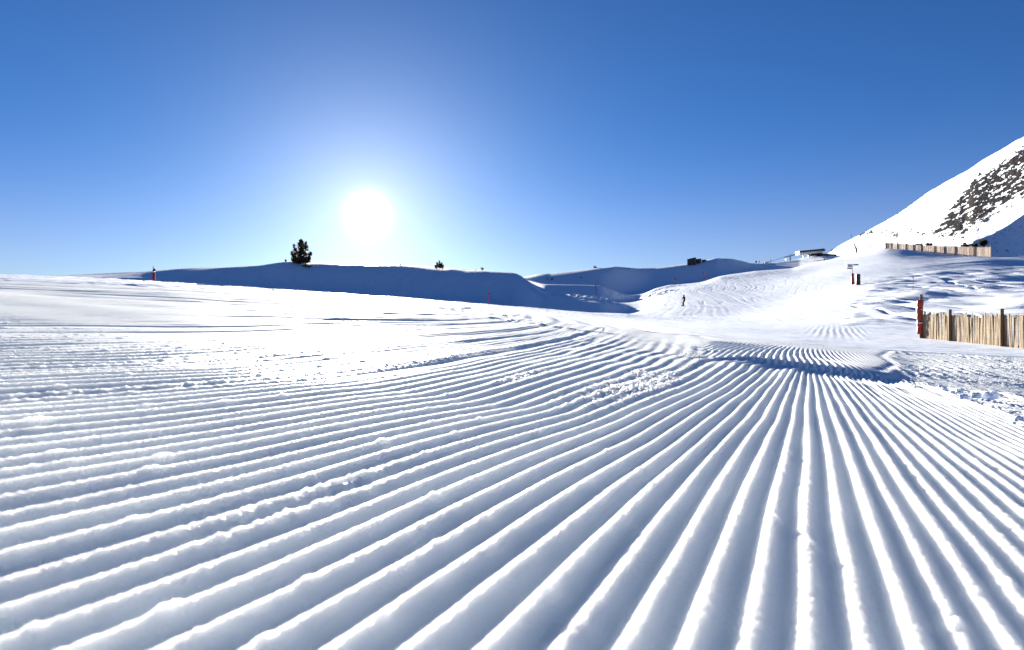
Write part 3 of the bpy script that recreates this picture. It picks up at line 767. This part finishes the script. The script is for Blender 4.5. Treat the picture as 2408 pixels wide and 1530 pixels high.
bm = bmesh.new(); tube(bm, [(-0.3 * u, 0, 8.8 * u), (1.2 * u, 0, 13.5 * u), (2.0 * u, 0, 20 * u)], [0.12, 0.10, 0.06], 8); bm_obj('lance', bm, M_METAL, root)

# ------------------------------------------------------------------ chairlift
Ys = 350.0; u = Ys / F
b = P(1906, 606, Ys)
root = thing('lift_station', b, 'chairlift top station with long dark roof and cream underside', 'lift station')
def lx(x): return (x - 1906) * u
def lz(y): return (606 - y) * u
def prism(bm, poly, y0, y1):
    f = [bm.verts.new((px, y0, pz)) for px, pz in poly]; k = [bm.verts.new((px, y1, pz)) for px, pz in poly]
    bm.faces.new(f); bm.faces.new(k[::-1])
    for i in range(len(f)):
        j = (i + 1) % len(f); bm.faces.new((f[j], f[i], k[i], k[j]))
    bmesh.ops.recalc_face_normals(bm, faces=bm.faces)
bm = bmesh.new(); prism(bm, [(lx(1875), lz(595.6)), (lx(1937.5), lz(590)), (lx(1933.5), lz(586)), (lx(1876), lz(591.6))], -2.2, 3.0); bm_obj('roof', bm, M_DARK, root)
bm = bmesh.new(); prism(bm, [(lx(1875.5), lz(600.2)), (lx(1880), lz(600.6)), (lx(1906), lz(598.5)), (lx(1934), lz(594.2)), (lx(1937), lz(590.3)), (lx(1875.3), lz(595.8))], -1.9, 2.7); bm_obj('fascia', bm, M_CREAM, root)
bm = bmesh.new(); prism(bm, [(lx(1904), lz(603.5)), (lx(1927), lz(601)), (lx(1931), lz(594.9)), (lx(1904), lz(598.9))], -1.5, 2.3); cb = bm_obj('cabin', bm, M_STONE, root)
for k in range(4):
    bm = bmesh.new(); x0 = 1907 + k * 4.6; box(bm, (lx(x0), -1.53, lz(599.6 - 0.5 * k)), (3.0 * u, 0.06, 2.0 * u))
    bm_obj('window', bm, M_DARK, cb)
for x in (1889.5, 1902):
    bm = bmesh.new(); box(bm, (lx(x), 0.2, lz(603.5)), (2.4 * u, 0.6, 9.5 * u)); bm_obj('pillar', bm, M_CREAM if x < 1900 else M_NAVY, root)
bm = bmesh.new(); tube(bm, [(lx(1933), 0, lz(587)), (lx(1933), 0, lz(579.5))], 0.04, 6); bm_obj('mast', bm, M_METAL, root)

b = P(1945, 603, 345.0)
root = thing('flat_roofed_shed', b, 'long low dark shed right of the lift station', 'shed')
u2 = 345.0 / F
bm = bmesh.new(); prism(bm, [(-17 * u2, 1.4 * u2), (17 * u2, 0.4 * u2), (17 * u2, -3.4 * u2), (-17 * u2, -3.4 * u2)], -2, 3); bm_obj('wall', bm, M_STONE, root)
bm = bmesh.new(); prism(bm, [(-18.5 * u2, 1.7 * u2), (17.6 * u2, 0.7 * u2), (17.6 * u2, 3.2 * u2), (-17 * u2, 5.6 * u2)], -2.3, 3.3); bm_obj('roof', bm, M_DARK, root)

Yt = 344.0; u = Yt / F
b = P(1858, 613, Yt)
root = thing('lift_tower', b, 'grey chairlift tower with wheel beam left of the lift station', 'lift tower')
bm = bmesh.new(); tube(bm, [(0, 0, -1.5), (0, 0, 11 * u)], [0.33, 0.26], 10); bm_obj('mast', bm, M_METAL, root)
for yo in (-1.6, 1.6):
    bm = bmesh.new()
    tube(bm, [(-11 * u, yo, 8.0 * u), (0, yo, 10.2 * u), (11.5 * u, yo, 13.0 * u)], 0.13, 6)
    for k in range(8):
        t = -10.5 + 3.1 * k
        tube(bm, [(t * u, yo - 0.06, (9.6 + 0.22 * t) * u + 0.2), (t * u, yo + 0.06, (9.6 + 0.22 * t) * u + 0.2)], 0.26, 10)
    bm_obj('wheel_beam', bm, M_METAL, root)
bm = bmesh.new(); tube(bm, [(0, -1.9, 10.4 * u), (0, 1.9, 10.4 * u)], 0.15, 6); tube(bm, [(-2.5 * u, 0, 10.5 * u), (-3.3 * u, 0, 15 * u), (3 * u, 0, 13.5 * u)], 0.08, 6); bm_obj('cross_arm', bm, M_METAL, root)

pa = P(1875, 597.5, 348.0); pb = P(1847, 604, 344); pc_ = P(1810, 616.5, 350.0); pd_ = P(1760, 632, 365)
root = thing('haul_cable', pb, 'thin chairlift cable running down from the tower', 'cable')
bm = bmesh.new()
for yo in (-1.6, 1.6):
    tube(bm, [p - pb + Vector((0, yo, 0)) for p in (pa, pb, pc_, pd_)], 0.05, 6)
bm_obj('rope', bm, M_METAL, root)
b = P(1849, 604.5, 342.4)
root = thing('lift_chair', b, 'single lift chair hanging from the cable beside the tower', 'lift chair')
bm = bmesh.new(); tube(bm, [(0, 0, 0), (0.15, 0, -3 * u), (-0.2, 0, -6 * u)], 0.06, 6); bm_obj('hanger', bm, M_METAL, root)
bm = bmesh.new(); box(bm, (0, 0.1, -7.0 * u), (0.45, 1.8, 0.12)); box(bm, (-0.25, 0.1, -6.2 * u), (0.08, 1.8, 0.6)); bm_obj('seat', bm, M_DARK, root)

# crossing net, mattress and slim mast on the saddle
b = on(1800, 338); u = 338 / F
root = thing('crash_mattress', b, 'pink red crash mattress on the saddle below the lift', 'crash mattress')
bm = bmesh.new(); box(bm, (0, 0, 1.5 * u), (4.2 * u, 0.4, 3.4 * u), None, 0.08); bm_obj('mattress', bm, M_PINK, root)
b = on(1805, 339)
root = thing('safety_net', b, 'grey sloping safety net behind the pink mattress', 'safety net')
bm = bmesh.new()
for k in range(13):
    t = k / 12; x = (-10 + 13.5 * t) * u; h = (0.6 + 6.2 * t ** 1.6) * u
    tube(bm, [(x, 0.4, -0.2), (x, 0.4, h)], 0.05 if k not in (0, 6, 12) else 0.09, 5)
for j in range(6):
    tube(bm, [((-10 + 13.5 * t) * u, 0.4, (0.6 + 6.2 * t ** 1.6) * u * (j + 0.5) / 6) for t in np.linspace(0, 1, 8)], 0.045, 5)
bm_obj('netting', bm, M_NET, root)
b = on(1812, 339)
root = thing('thin_mast', b, 'slim grey mast on the snow left of the lift tower', 'mast')
bm = bmesh.new(); tube(bm, [(0, 0, -0.3), (0, 0, 10 * u)], 0.10, 6); bm_obj('mast', bm, M_METAL, root)

# ------------------------------------------------------------------ stepped stone hut
Yh = 328.0; u = Yh / F
b = P(1626, 621, Yh)
root = thing('stone_hut', b, 'dark stepped stone hut half buried on the skyline', 'hut')
def hutblock(x0, xm, x1, yl, ym, yr, yb, dpt):
    wbm = bmesh.new(); rbm = bmesh.new()
    c = lambda x, y, d: Vector(((x - 1626) * u, d, (621 - y) * u))
    k = 3.0
    foot = [(x0, 0.6), (xm, -dpt), (x1, 2.0), (xm - (xm - x0) * 0.1 + (x1 - xm) * 0.4, dpt + 3.0)]
    tops = [yl, ym, yr, (yl + yr) / 2]
    lo = [wbm.verts.new(c(x, yb + 4, d)) for x, d in foot]; hi = [wbm.verts.new(c(x, t + 0.7, d)) for (x, d), t in zip(foot, tops)]
    for i in range(4):
        j = (i + 1) % 4; wbm.faces.new((lo[i], lo[j], hi[j], hi[i]))
    wbm.faces.new(hi)
    cx = sum(f[0] for f in foot) / 4; cd = sum(f[1] for f in foot) / 4
    r0 = []; r1 = []
    for (x, d), t in zip(foot, tops):
        xx = cx + (x - cx) * 1.08; dd = cd + (d - cd) * 1.08
        r0.append(rbm.verts.new(c(xx, t + 0.65, dd))); r1.append(rbm.verts.new(c(xx, t - 0.25, dd)))
    for i in range(4):
        j = (i + 1) % 4; rbm.faces.new((r0[i], r0[j], r1[j], r1[i]))
    rbm.faces.new(r1); rbm.faces.new(r0[::-1])
    for q in (wbm, rbm): bmesh.ops.recalc_face_normals(q, faces=q.faces)
    w = bm_obj('wall', wbm, M_STONE, root); bm_obj('roof', rbm, M_DARK, root)
    return w
hutblock(1616.7, 1632, 1639.5, 610.6, 606.9, 608.2, 621, 2.2)
hutblock(1637.5, 1646, 1652.3, 610.2, 609.2, 610.2, 618, 0.8)
hutblock(1651, 1658, 1664.5, 612, 611.2, 612.6, 614, 0.2)

# ------------------------------------------------------------------ snowboarder
Xp, Yp = locate(1607.5, 720, 60)
pb_ = on(1607.5, Yp)
def build_person():
    # local frame: x right, y away from the camera, z up; metres
    V = []; E = []; R = []
    def v(p, r): V.append(p); R.append(r); return len(V) - 1
    def e(a, b): E.append((a, b))
    pel = v((0.10, 0, 0.80), 0.175); wst = v((0.12, 0, 1.00), 0.17); chs = v((0.10, 0, 1.22), 0.19); nb = v((0.05, 0, 1.40), 0.085); nk = v((0.02, 0.0, 1.47), 0.058)
    hd = v((0.0, 0, 1.575), 0.098); ht = v((-0.005, 0, 1.665), 0.082)
    for a, b in ((pel, wst), (wst, chs), (chs, nb), (nb, nk), (nk, hd), (hd, ht)): e(a, b)
    nose = v((-0.105, -0.02, 1.575), 0.016); e(hd, nose)
    def arm(sh, el, wr, spread):
        a = v(sh, 0.09); b = v(el, 0.08); c = v(wr, 0.045)
        e(chs, a); e(a, b); e(b, c)
        d = (Vector(wr) - Vector(el)).normalized(); side = Vector((d.y, -d.x, 0)).normalized() if abs(d.z) < 0.95 else Vector((0.5, -0.85, 0)).normalized()
        pm = Vector(wr) + d * 0.07; k = v(tuple(pm), 0.034); e(c, k)
        for i, L in enumerate((0.070, 0.082, 0.076, 0.060)):
            o = (i - 1.5) * 0.021
            f1 = v(tuple(pm + d * 0.045 + side * o), 0.0105); f2 = v(tuple(pm + d * (0.045 + L * 0.6) + side * o * 1.15), 0.0095)
            f3 = v(tuple(pm + d * (0.045 + L) + side * o * 1.2 + Vector((0.012, 0.012, 0))), 0.008)
            e(k, f1); e(f1, f2); e(f2, f3)
        t1 = v(tuple(pm - d * 0.01 + side * 0.046), 0.012); t2 = v(tuple(pm + d * 0.035 + side * 0.062), 0.010); e(k, t1); e(t1, t2)
    arm((-0.03, -0.06, 1.36), (-0.19, -0.10, 1.18), (-0.235, -0.06, 0.96), 0.02)
    arm((0.16, 0.06, 1.34), (0.225, 0.13, 1.10), (0.17, 0.20, 0.90), 0.02)
    for hip, kn, an, toe in (((0.06, -0.10, 0.74), (-0.10, -0.16, 0.44), (-0.045, -0.20, 0.11), (-0.20, -0.22, 0.055)), ((0.09, 0.10, 0.74), (-0.06, 0.20, 0.45), (-0.01, 0.24, 0.11), (-0.16, 0.26, 0.055))):
        a = v(hip, 0.13); b = v(kn, 0.098); c = v(an, 0.085); d = v(toe, 0.05)
        e(pel, a); e(a, b); e(b, c); e(c, d)
    me = bpy.data.meshes.new('person'); me.from_pydata(V, E, []); me.update()
    o = bpy.data.objects.new('person', me); COL.objects.link(o)
    sk = o.modifiers.new('skin', 'SKIN'); sub = o.modifiers.new('sub', 'SUBSURF'); sub.levels = 2; sub.render_levels = 2
    for i, r in enumerate(R):
        me.skin_vertices[0].data[i].radius = (r, r)
    me.skin_vertices[0].data[0].use_root = True
    bpy.context.view_layer.update()
    dg = bpy.context.evaluated_depsgraph_get()
    nm = bpy.data.meshes.new_from_object(o.evaluated_get(dg))
    bpy.data.objects.remove(o)
    for m in (M_BLACK, M_SKIN): nm.materials.append(m)
    for p in nm.polygons:
        c = p.center
        p.use_smooth = True
        p.material_index = 1 if (c.z > 1.44 and c.x < 0.12) else 0
    o = bpy.data.objects.new('person', nm); COL.objects.link(o)
    return o
person = build_person()
person.location = pb_ + Vector((0, 0, 0.03)); person.scale = (1.1, 1.1, 1.04)
tag(person, 'lone snowboarder in black riding crouched across the lit piste', 'person')
bm = bmesh.new()
bmesh.ops.create_uvsphere(bm, u_segments=16, v_segments=12, radius=0.112, matrix=Matrix.Translation((0.022, 0, 1.60)) @ Matrix.Diagonal((1.0, 0.95, 1.12, 1)))
tube(bm, [(0.06, 0, 1.60), (0.10, 0.0, 1.50), (0.12, 0, 1.42)], [0.07, 0.06, 0.03], 8)
bmesh.ops.delete(bm, geom=[v for v in bm.verts if v.co.x < -0.035 and v.co.z < 1.64], context='VERTS')
bm_obj('hair', bm, M_HAIR, person, True)
for sy in (-0.035, 0.035):
    bm = bmesh.new(); bmesh.ops.create_uvsphere(bm, u_segments=8, v_segments=6, radius=0.014, matrix=Matrix.Translation((-0.088, sy, 1.59)))
    bm_obj('eye', bm, M_BLACK, person, True)
bm = bmesh.new(); box(bm, (-0.088, 0, 1.53), (0.02, 0.045, 0.01)); bm_obj('mouth', bm, M_RED, person)
bm = bmesh.new()
pts = [(-0.74, 0.11), (-0.66, 0.05), (-0.5, 0.012), (0, 0.0), (0.5, 0.012), (0.66, 0.05), (0.74, 0.11)]
rows = []
for (l, z) in pts:
    w = 0.14 * (1.0 if abs(l) < 0.6 else (0.85 if abs(l) < 0.7 else 0.4)) * (0.88 if l == 0 else 1)
    rows.append([bm.verts.new((sx * w, l, z + dz)) for sx, dz in ((-1, 0), (1, 0), (1, 0.014), (-1, 0.014))])
for a, b in zip(rows[:-1], rows[1:]):
    for j in range(4): bm.faces.new((a[j], a[(j + 1) % 4], b[(j + 1) % 4], b[j]))
bm.faces.new(rows[0][::-1]); bm.faces.new(rows[-1])
bmesh.ops.recalc_face_normals(bm, faces=bm.faces)
sbd = bm_obj('snowboard', bm, M_BOARD, None, True)
sbd.location = pb_ + Vector((-0.11, 0.02, 0.02)); sbd.rotation_euler = (0.06, math.radians(-14), math.radians(-28))
tag(sbd, 'dark snowboard under the feet of the black-clad rider', 'snowboard')

# ------------------------------------------------------------------ trees and shrubs
def needles(bm, c, r, n, rnd, size):
    for _ in range(n):
        d = Vector((rnd.gauss(0, 1), rnd.gauss(0, 1), rnd.gauss(0, 0.8)))
        p = c + d * (r * 0.5)
        a = Vector((rnd.gauss(0, 1), rnd.gauss(0, 1), rnd.gauss(0.5, 1))).normalized(); b = a.orthogonal().normalized()
        b = Matrix.Rotation(rnd.uniform(0, 6.28), 3, a) @ b
        s = size * rnd.uniform(0.6, 1.4)
        v = [bm.verts.new(p + b * (-0.35 * s)), bm.verts.new(p + b * (0.35 * s)), bm.verts.new(p + a * s)]
        bm.faces.new(v)

def pine(base, h, w, label, seed, peaks, n, clear=0.04, size=0.2, group=None):
    """Crown of needle clumps filling several pointed lobes; peaks = (sideways offset / w, depth offset / w, height / h, half width / w, weight)."""
    rnd = random.Random(seed)
    root = thing('pine_tree', base, label, 'tree', group)
    tb = bmesh.new(); cb = bmesh.new()
    tot = sum(p[4] for p in peaks)
    for px, py, ph, hw, wt in peaks:
        o = Vector((px * w, py * w, 0)); top = Vector((o.x, o.y, ph * h))
        foot = Vector((o.x * 0.35, o.y * 0.35, -0.4)); mid = Vector((o.x * 0.8, o.y * 0.8, ph * h * 0.45))
        tube(tb, [foot, foot.lerp(mid, 0.6) + Vector((0.02 * h, 0, 0)), mid, top], [h * 0.024, h * 0.019, h * 0.013, h * 0.003], 7)
        for k in range(int(n * wt / tot)):
            q = clear + (0.99 - clear) * (rnd.random() ** 1.25)
            env = hw * w * (1 - q) ** 0.8 * (0.8 + 0.35 * math.sin(9 * q + seed + px * 20)) * (1.0 if q > 0.16 else 0.6 + 2.5 * q)
            r = env * math.sqrt(rnd.random()) * rnd.uniform(0.85, 1.12); a2 = rnd.uniform(0, 6.283)
            ax = foot.lerp(mid, q / 0.45) if q < 0.45 else mid.lerp(top, (q - 0.45) / 0.55)
            c = Vector((ax.x + r * math.cos(a2), ax.y + r * math.sin(a2), q * ph * h + 0.12 * r))
            if r > 0.35 * env and rnd.random() < 0.5:
                st = Vector((ax.x, ax.y, max(0.02 * h, c.z - 0.5 * r)))
                tube(tb, [st, st.lerp(c, 0.6) - Vector((0, 0, 0.04 * r)), c], [h * 0.007, h * 0.005, h * 0.002], 5)
            needles(cb, c, h * 0.042 * rnd.uniform(0.7, 1.3), 15, rnd, size)
        needles(cb, top, h * 0.025, 14, rnd, size * 0.8)
    bm_obj('trunk', tb, M_BARK, root, True); bm_obj('crown', cb, M_NEEDLE, root)
    return root

def shrub(base, h, w, label, seed, group=None, name='shrub', size=None, tall=False):
    rnd = random.Random(seed)
    root = thing(name, base, label, 'shrub', group)
    sb_ = bmesh.new(); cb = bmesh.new()
    for k in range(7):
        a = rnd.uniform(0, 6.28); r = w * 0.5 * rnd.uniform(0.2, 0.95); z = h * rnd.uniform(0.35, 0.95) * (1 - 0.35 * r / (w * 0.5))
        e_ = Vector((math.cos(a) * r, math.sin(a) * r * 0.6, z))
        tube(sb_, [(0, 0, -0.3), e_ * 0.5, e_], [h * 0.04, h * 0.025, h * 0.012], 5)
        for f in (0.45, 0.75, 1.0):
            needles(cb, e_ * f + Vector((0, 0, 0.1 * h * (1 - f))), min(h, w) * 0.22, 30, rnd, size or h * 0.16)
    bm_obj('stem', sb_, M_BARK, root); bm_obj('foliage', cb, M_SHRUB, root)
    return root

Yt = 148.0
b = on(708, Yt); u = Yt / F
pine(on(708, Yt), 56 * u, 66 * u, 'largest dense dark pine on the hill crest left of the sun', 31,
     ((0.0, 0, 1.0, 0.36, 3), (0.16, 0.08, 0.93, 0.22, 1.4), (-0.24, -0.05, 0.80, 0.20, 1.0), (0.34, 0, 0.46, 0.22, 1.2), (-0.34, 0.05, 0.50, 0.20, 1.0), (0.05, -0.15, 0.55, 0.34, 1.5)), 430, size=0.30)
shrub(on(722, Yt - 3), 9 * u, 26 * u, 'low brown juniper at the foot of the largest pine', 32)
shrub(on(672, 155), 9 * u, 5 * u, 'tiny sapling left of the largest pine', 33, name='sapling')
Yt2 = 153.0; u2 = Yt2 / F
pine(on(1033, Yt2), 21.5 * u2, 27 * u2, 'smaller round-topped pine on the crest right of the sun', 34,
     ((0.0, 0, 1.0, 0.40, 2.2), (-0.22, 0.1, 0.84, 0.28, 1.2), (0.24, -0.05, 0.80, 0.28, 1.2), (0.38, 0, 0.55, 0.18, 0.6), (-0.36, 0, 0.5, 0.18, 0.6)), 150, clear=0.30, size=0.20)
def sk(x, dY=0):          # a spot on the left skyline
    return on(x, 157.0 + dY)
shrub(sk(1134), 6.5 * u2, 8 * u2, 'round bush on the crest where the hill dips right', 35)
shrub(sk(941), 4 * u2, 7 * u2, 'low bush on the crest between the sun and the round-topped pine', 36)
shrub(sk(829), 2.8 * u2, 4 * u2, 'very small bush on the crest under the sun', 37)
shrub(sk(1119, -4), 2.6 * u2, 4 * u2, 'tiny bush in the lit snow just left of the round bush', 38)
_x, _y = locate(1298, 659, 110); shrub(on(1298, _y), 5 * _y / F, 5 * _y / F, 'small dark bush on the shaded hill right of the dip', 39)
_x, _y = locate(1287, 657, 110); shrub(on(1287, _y), 3 * _y / F, 4 * _y / F, 'tiniest dark bush beside a small bush on the shaded hill', 40)
u3 = 330 / F
shrub(on(1399, 330), 6.5 * u3, 9 * u3, 'ragged bush on the far skyline above the two poles', 41)
shrub(on(1478, 322), 2.0 * u3, 9 * u3, 'flat dark scrub on the top of the far crest', 42)
shrub(on(1366, 305), 2.5 * u3, 5 * u3, 'faint low bush on the shaded far hill face', 43)
# low pines by the crest fence
def behind(x, ytop, ybase, Y, wpx, label, seed, name='dwarf_pine'):
    uu = Y / F
    return shrub(P(x, ybase, Y), (ybase - ytop) * uu, wpx * uu, label, seed, None, name, size=0.5)
behind(2272, 571, 583, 226, 24, 'dark dwarf pine behind the right half of the crest fence', 51)
behind(2310, 560, 583, 228, 30, 'largest dark dwarf pine near the right end of the crest fence', 52)
behind(2290, 573, 584, 222, 14, 'narrow dark dwarf pine between two larger ones behind the crest fence', 53)
behind(2185, 572.5, 580, 236, 26, 'flat dark dwarf pine behind the middle of the crest fence', 54)
behind(2162, 574, 580, 238, 16, 'flatter left neighbour of the dwarf pines behind the crest fence', 55)
for k, (x, y, w, h) in enumerate(((2040, 560, 5, 6), (1981, 594, 5, 6), (1956, 590, 6, 6), (2039, 543.5, 4, 4), (2062, 561, 4, 4))):
    lab = ('dark shrub low on the mountain flank above the lance', 'dark shrub at the foot of the mountain left of the lance', 'dark shrub on the mountain edge beside the shed',
           'small shrub on the mountain skyline above the lance', 'small shrub on the mountain flank left of the crest fence')[k]
    Ym = flank_Y(x, y)
    shrub(P(x, y + h * 0.4, Ym), h * Ym / F, w * Ym / F, lab, 60 + k)

# ------------------------------------------------------------------ loose snow chunks at the lane edge
chunks = [(2222, 922, 14, 'lumpy snow clod at the tips of the groomed ridges'), (2240, 928, 11, 'small clod in front of the lumpy ridge-tip clod'), (2258, 927, 17, 'rounded snow lump left of the block-shaped chunks'),
          (2268, 941, 19, 'round snow ball just below the rounded lump'), (2298, 938, 20, 'tilted snow chunk left of the biggest block'), (2328, 941, 31, 'biggest block-shaped snow chunk beside the ridges'),
          (2397, 995, 20, 'snow chunk lying in the blue hollow at the right edge'), (2212, 913, 9, 'smallest clod at the end of the step'), (2385, 1003, 9, 'tiny clod in front of the chunk in the blue hollow')]
M_CHUNK = snow_far('snow_lump')
for k, (x, y, w, lab) in enumerate(chunks):
    X_, Y_ = locate(x, y, 1.0, 12)
    r = 0.5 * w * Y_ / F
    bm = bmesh.new(); bmesh.ops.create_icosphere(bm, subdivisions=4, radius=1.0)
    co = np.array([v.co[:] for v in bm.verts])
    blocky = 0.7 if k in (4, 5) else 0.25
    m = np.abs(co).max(1, keepdims=True)
    co = co * (1 - blocky) + co / m * blocky * 0.85
    n = 0.22 * perlin(co[:, 0] * 1.7 + k * 3.3, co[:, 1] * 1.7 + co[:, 2] * 1.3, 300 + k) + 0.10 * perlin(co[:, 0] * 4.5 + co[:, 2] * 3, co[:, 1] * 4.5 + k, 320 + k) + 0.05 * perlin(co[:, 0] * 11 + co[:, 2] * 8, co[:, 1] * 11 - co[:, 2] * 4, 340 + k)
    co = co * (1 + n[:, None])
    for v, c in zip(bm.verts, co): v.co = Vector(c) * r
    for v in bm.verts: v.co.z *= 0.72
    o = bm_obj('snow_chunk', bm, M_CHUNK, None, True)
    o.location = (X_, Y_ + r * 0.2, gz(X_, Y_) + 0.012 + r * 0.35); o.rotation_euler = (0.15 * math.sin(k), 0.12 * math.cos(k * 2), k * 1.3)
    tag(o, lab, 'snow chunk', 'loose snow chunks beside the groomed lane')

# ------------------------------------------------------------------ light
SUN_STRENGTH, SKY_STRENGTH, EXPOSURE = 5.0, 0.05, 2.2
ld = bpy.data.lights.new('sun', 'SUN'); ld.energy = SUN_STRENGTH; ld.angle = math.radians(0.53); ld.color = (1.0, 0.935, 0.82)
lo = bpy.data.objects.new('sun', ld); COL.objects.link(lo)
lo.rotation_euler = (-SUN).to_track_quat('-Z', 'Y').to_euler()
lo.location = SUN * 50

w = bpy.data.worlds.new('World'); scene.world = w; w.use_nodes = True
nt = w.node_tree; nt.nodes.clear()
N = nt.nodes.new; Lk = nt.links.new
sky = N('ShaderNodeTexSky'); sky.sky_type = 'NISHITA'; sky.sun_disc = False
sky.sun_elevation = SUN_EL; sky.sun_rotation = SUN_AZ
sky.altitude = 2400; sky.air_density = 1.0; sky.dust_density = 0.8; sky.ozone_density = 3.0
tint = N('ShaderNodeMix'); tint.data_type = 'RGBA'; tint.blend_type = 'MULTIPLY'; tint.inputs[0].default_value = 1.0
tint.inputs[7].default_value = (0.205, 0.36, 0.555, 1)
Lk(sky.outputs[0], tint.inputs[6])
# aureole of scattered light round the sun, by angle from the sun's direction
geo = N('ShaderNodeTexCoord')
dot = N('ShaderNodeVectorMath'); dot.operation = 'DOT_PRODUCT'; dot.inputs[1].default_value = SUN
nrm = N('ShaderNodeVectorMath'); nrm.operation = 'NORMALIZE'
Lk(geo.outputs['Generated'], nrm.inputs[0]); Lk(nrm.outputs[0], dot.inputs[0])
cl = N('ShaderNodeMath'); cl.operation = 'MINIMUM'; cl.inputs[1].default_value = 1.0; Lk(dot.outputs['Value'], cl.inputs[0])
ac = N('ShaderNodeMath'); ac.operation = 'ARCCOSINE'; Lk(cl.outputs[0], ac.inputs[0])
def lobe(width, power, amp):
    a = N('ShaderNodeMath'); a.operation = 'DIVIDE'; a.inputs[1].default_value = math.radians(width); Lk(ac.outputs[0], a.inputs[0])
    b = N('ShaderNodeMath'); b.operation = 'POWER'; b.inputs[1].default_value = power; Lk(a.outputs[0], b.inputs[0])
    c = N('ShaderNodeMath'); c.operation = 'MULTIPLY'; c.inputs[1].default_value = -1.0; Lk(b.outputs[0], c.inputs[0])
    d = N('ShaderNodeMath'); d.operation = 'EXPONENT'; Lk(c.outputs[0], d.inputs[0])
    e_ = N('ShaderNodeMath'); e_.operation = 'MULTIPLY'; e_.inputs[1].default_value = amp; Lk(d.outputs[0], e_.inputs[0])
    return e_
GLOW = 1.0 / (2 ** EXPOSURE)
l1 = lobe(1.15, 2.0, 2.5 * GLOW); l2 = lobe(2.3, 1.2, 0.20 * GLOW); l3 = lobe(7.0, 1.25, 0.55 * GLOW)
s1 = N('ShaderNodeMath'); s1.operation = 'ADD'; Lk(l1.outputs[0], s1.inputs[0]); Lk(l2.outputs[0], s1.inputs[1])
s2 = N('ShaderNodeMath'); s2.operation = 'ADD'; Lk(s1.outputs[0], s2.inputs[0]); Lk(l3.outputs[0], s2.inputs[1])
bg1 = N('ShaderNodeBackground'); bg1.inputs['Strength'].default_value = SKY_STRENGTH; Lk(tint.outputs[2], bg1.inputs['Color'])
# pale ground haze low over the horizon
sep = N('ShaderNodeSeparateXYZ'); Lk(nrm.outputs[0], sep.inputs[0])
hz = N('ShaderNodeMath'); hz.operation = 'DIVIDE'; hz.inputs[1].default_value = math.sin(math.radians(7.5)); Lk(sep.outputs['Z'], hz.inputs[0])
h2 = N('ShaderNodeMath'); h2.operation = 'POWER'; h2.inputs[1].default_value = 2.0; Lk(hz.outputs[0], h2.inputs[0])
h3 = N('ShaderNodeMath'); h3.operation = 'MULTIPLY'; h3.inputs[1].default_value = -1.0; Lk(h2.outputs[0], h3.inputs[0])
h4 = N('ShaderNodeMath'); h4.operation = 'EXPONENT'; Lk(h3.outputs[0], h4.inputs[0])
bg3 = N('ShaderNodeBackground'); bg3.inputs['Color'].default_value = (0.25 * GLOW, 0.11 * GLOW, 0.0, 1); Lk(h4.outputs[0], bg3.inputs['Strength'])
bg2 = N('ShaderNodeBackground'); bg2.inputs['Color'].default_value = (1.0, 0.90, 0.74, 1); Lk(s2.outputs[0], bg2.inputs['Strength'])
ad = N('ShaderNodeAddShader'); Lk(bg1.outputs[0], ad.inputs[0]); Lk(bg2.outputs[0], ad.inputs[1])
ad2 = N('ShaderNodeAddShader'); Lk(ad.outputs[0], ad2.inputs[0]); Lk(bg3.outputs[0], ad2.inputs[1])
out = N('ShaderNodeOutputWorld'); Lk(ad2.outputs[0], out.inputs['Surface'])

# ------------------------------------------------------------------ camera and view
cd = bpy.data.cameras.new('camera'); cd.sensor_width = 36; cd.lens = 24.0; cd.clip_start = 0.01; cd.clip_end = 3000
cd.shift_y = -(765 - HY) / 2408.0
cd.dof.use_dof = True; cd.dof.focus_distance = 4.5; cd.dof.aperture_fstop = 5.6
co = bpy.data.objects.new('camera', cd); COL.objects.link(co)
co.location = (0, 0, CAMH); co.rotation_euler = (math.radians(90), 0, 0)
scene.camera = co
vs = scene.view_settings
scene.display_settings.display_device = 'sRGB'
vs.view_transform = 'Standard'; vs.look = 'None'; vs.exposure = EXPOSURE; vs.gamma = 1.0
scene.cycles.use_denoising = True
scene.cycles.max_bounces = 8
scene.cycles.diffuse_bounces = 5
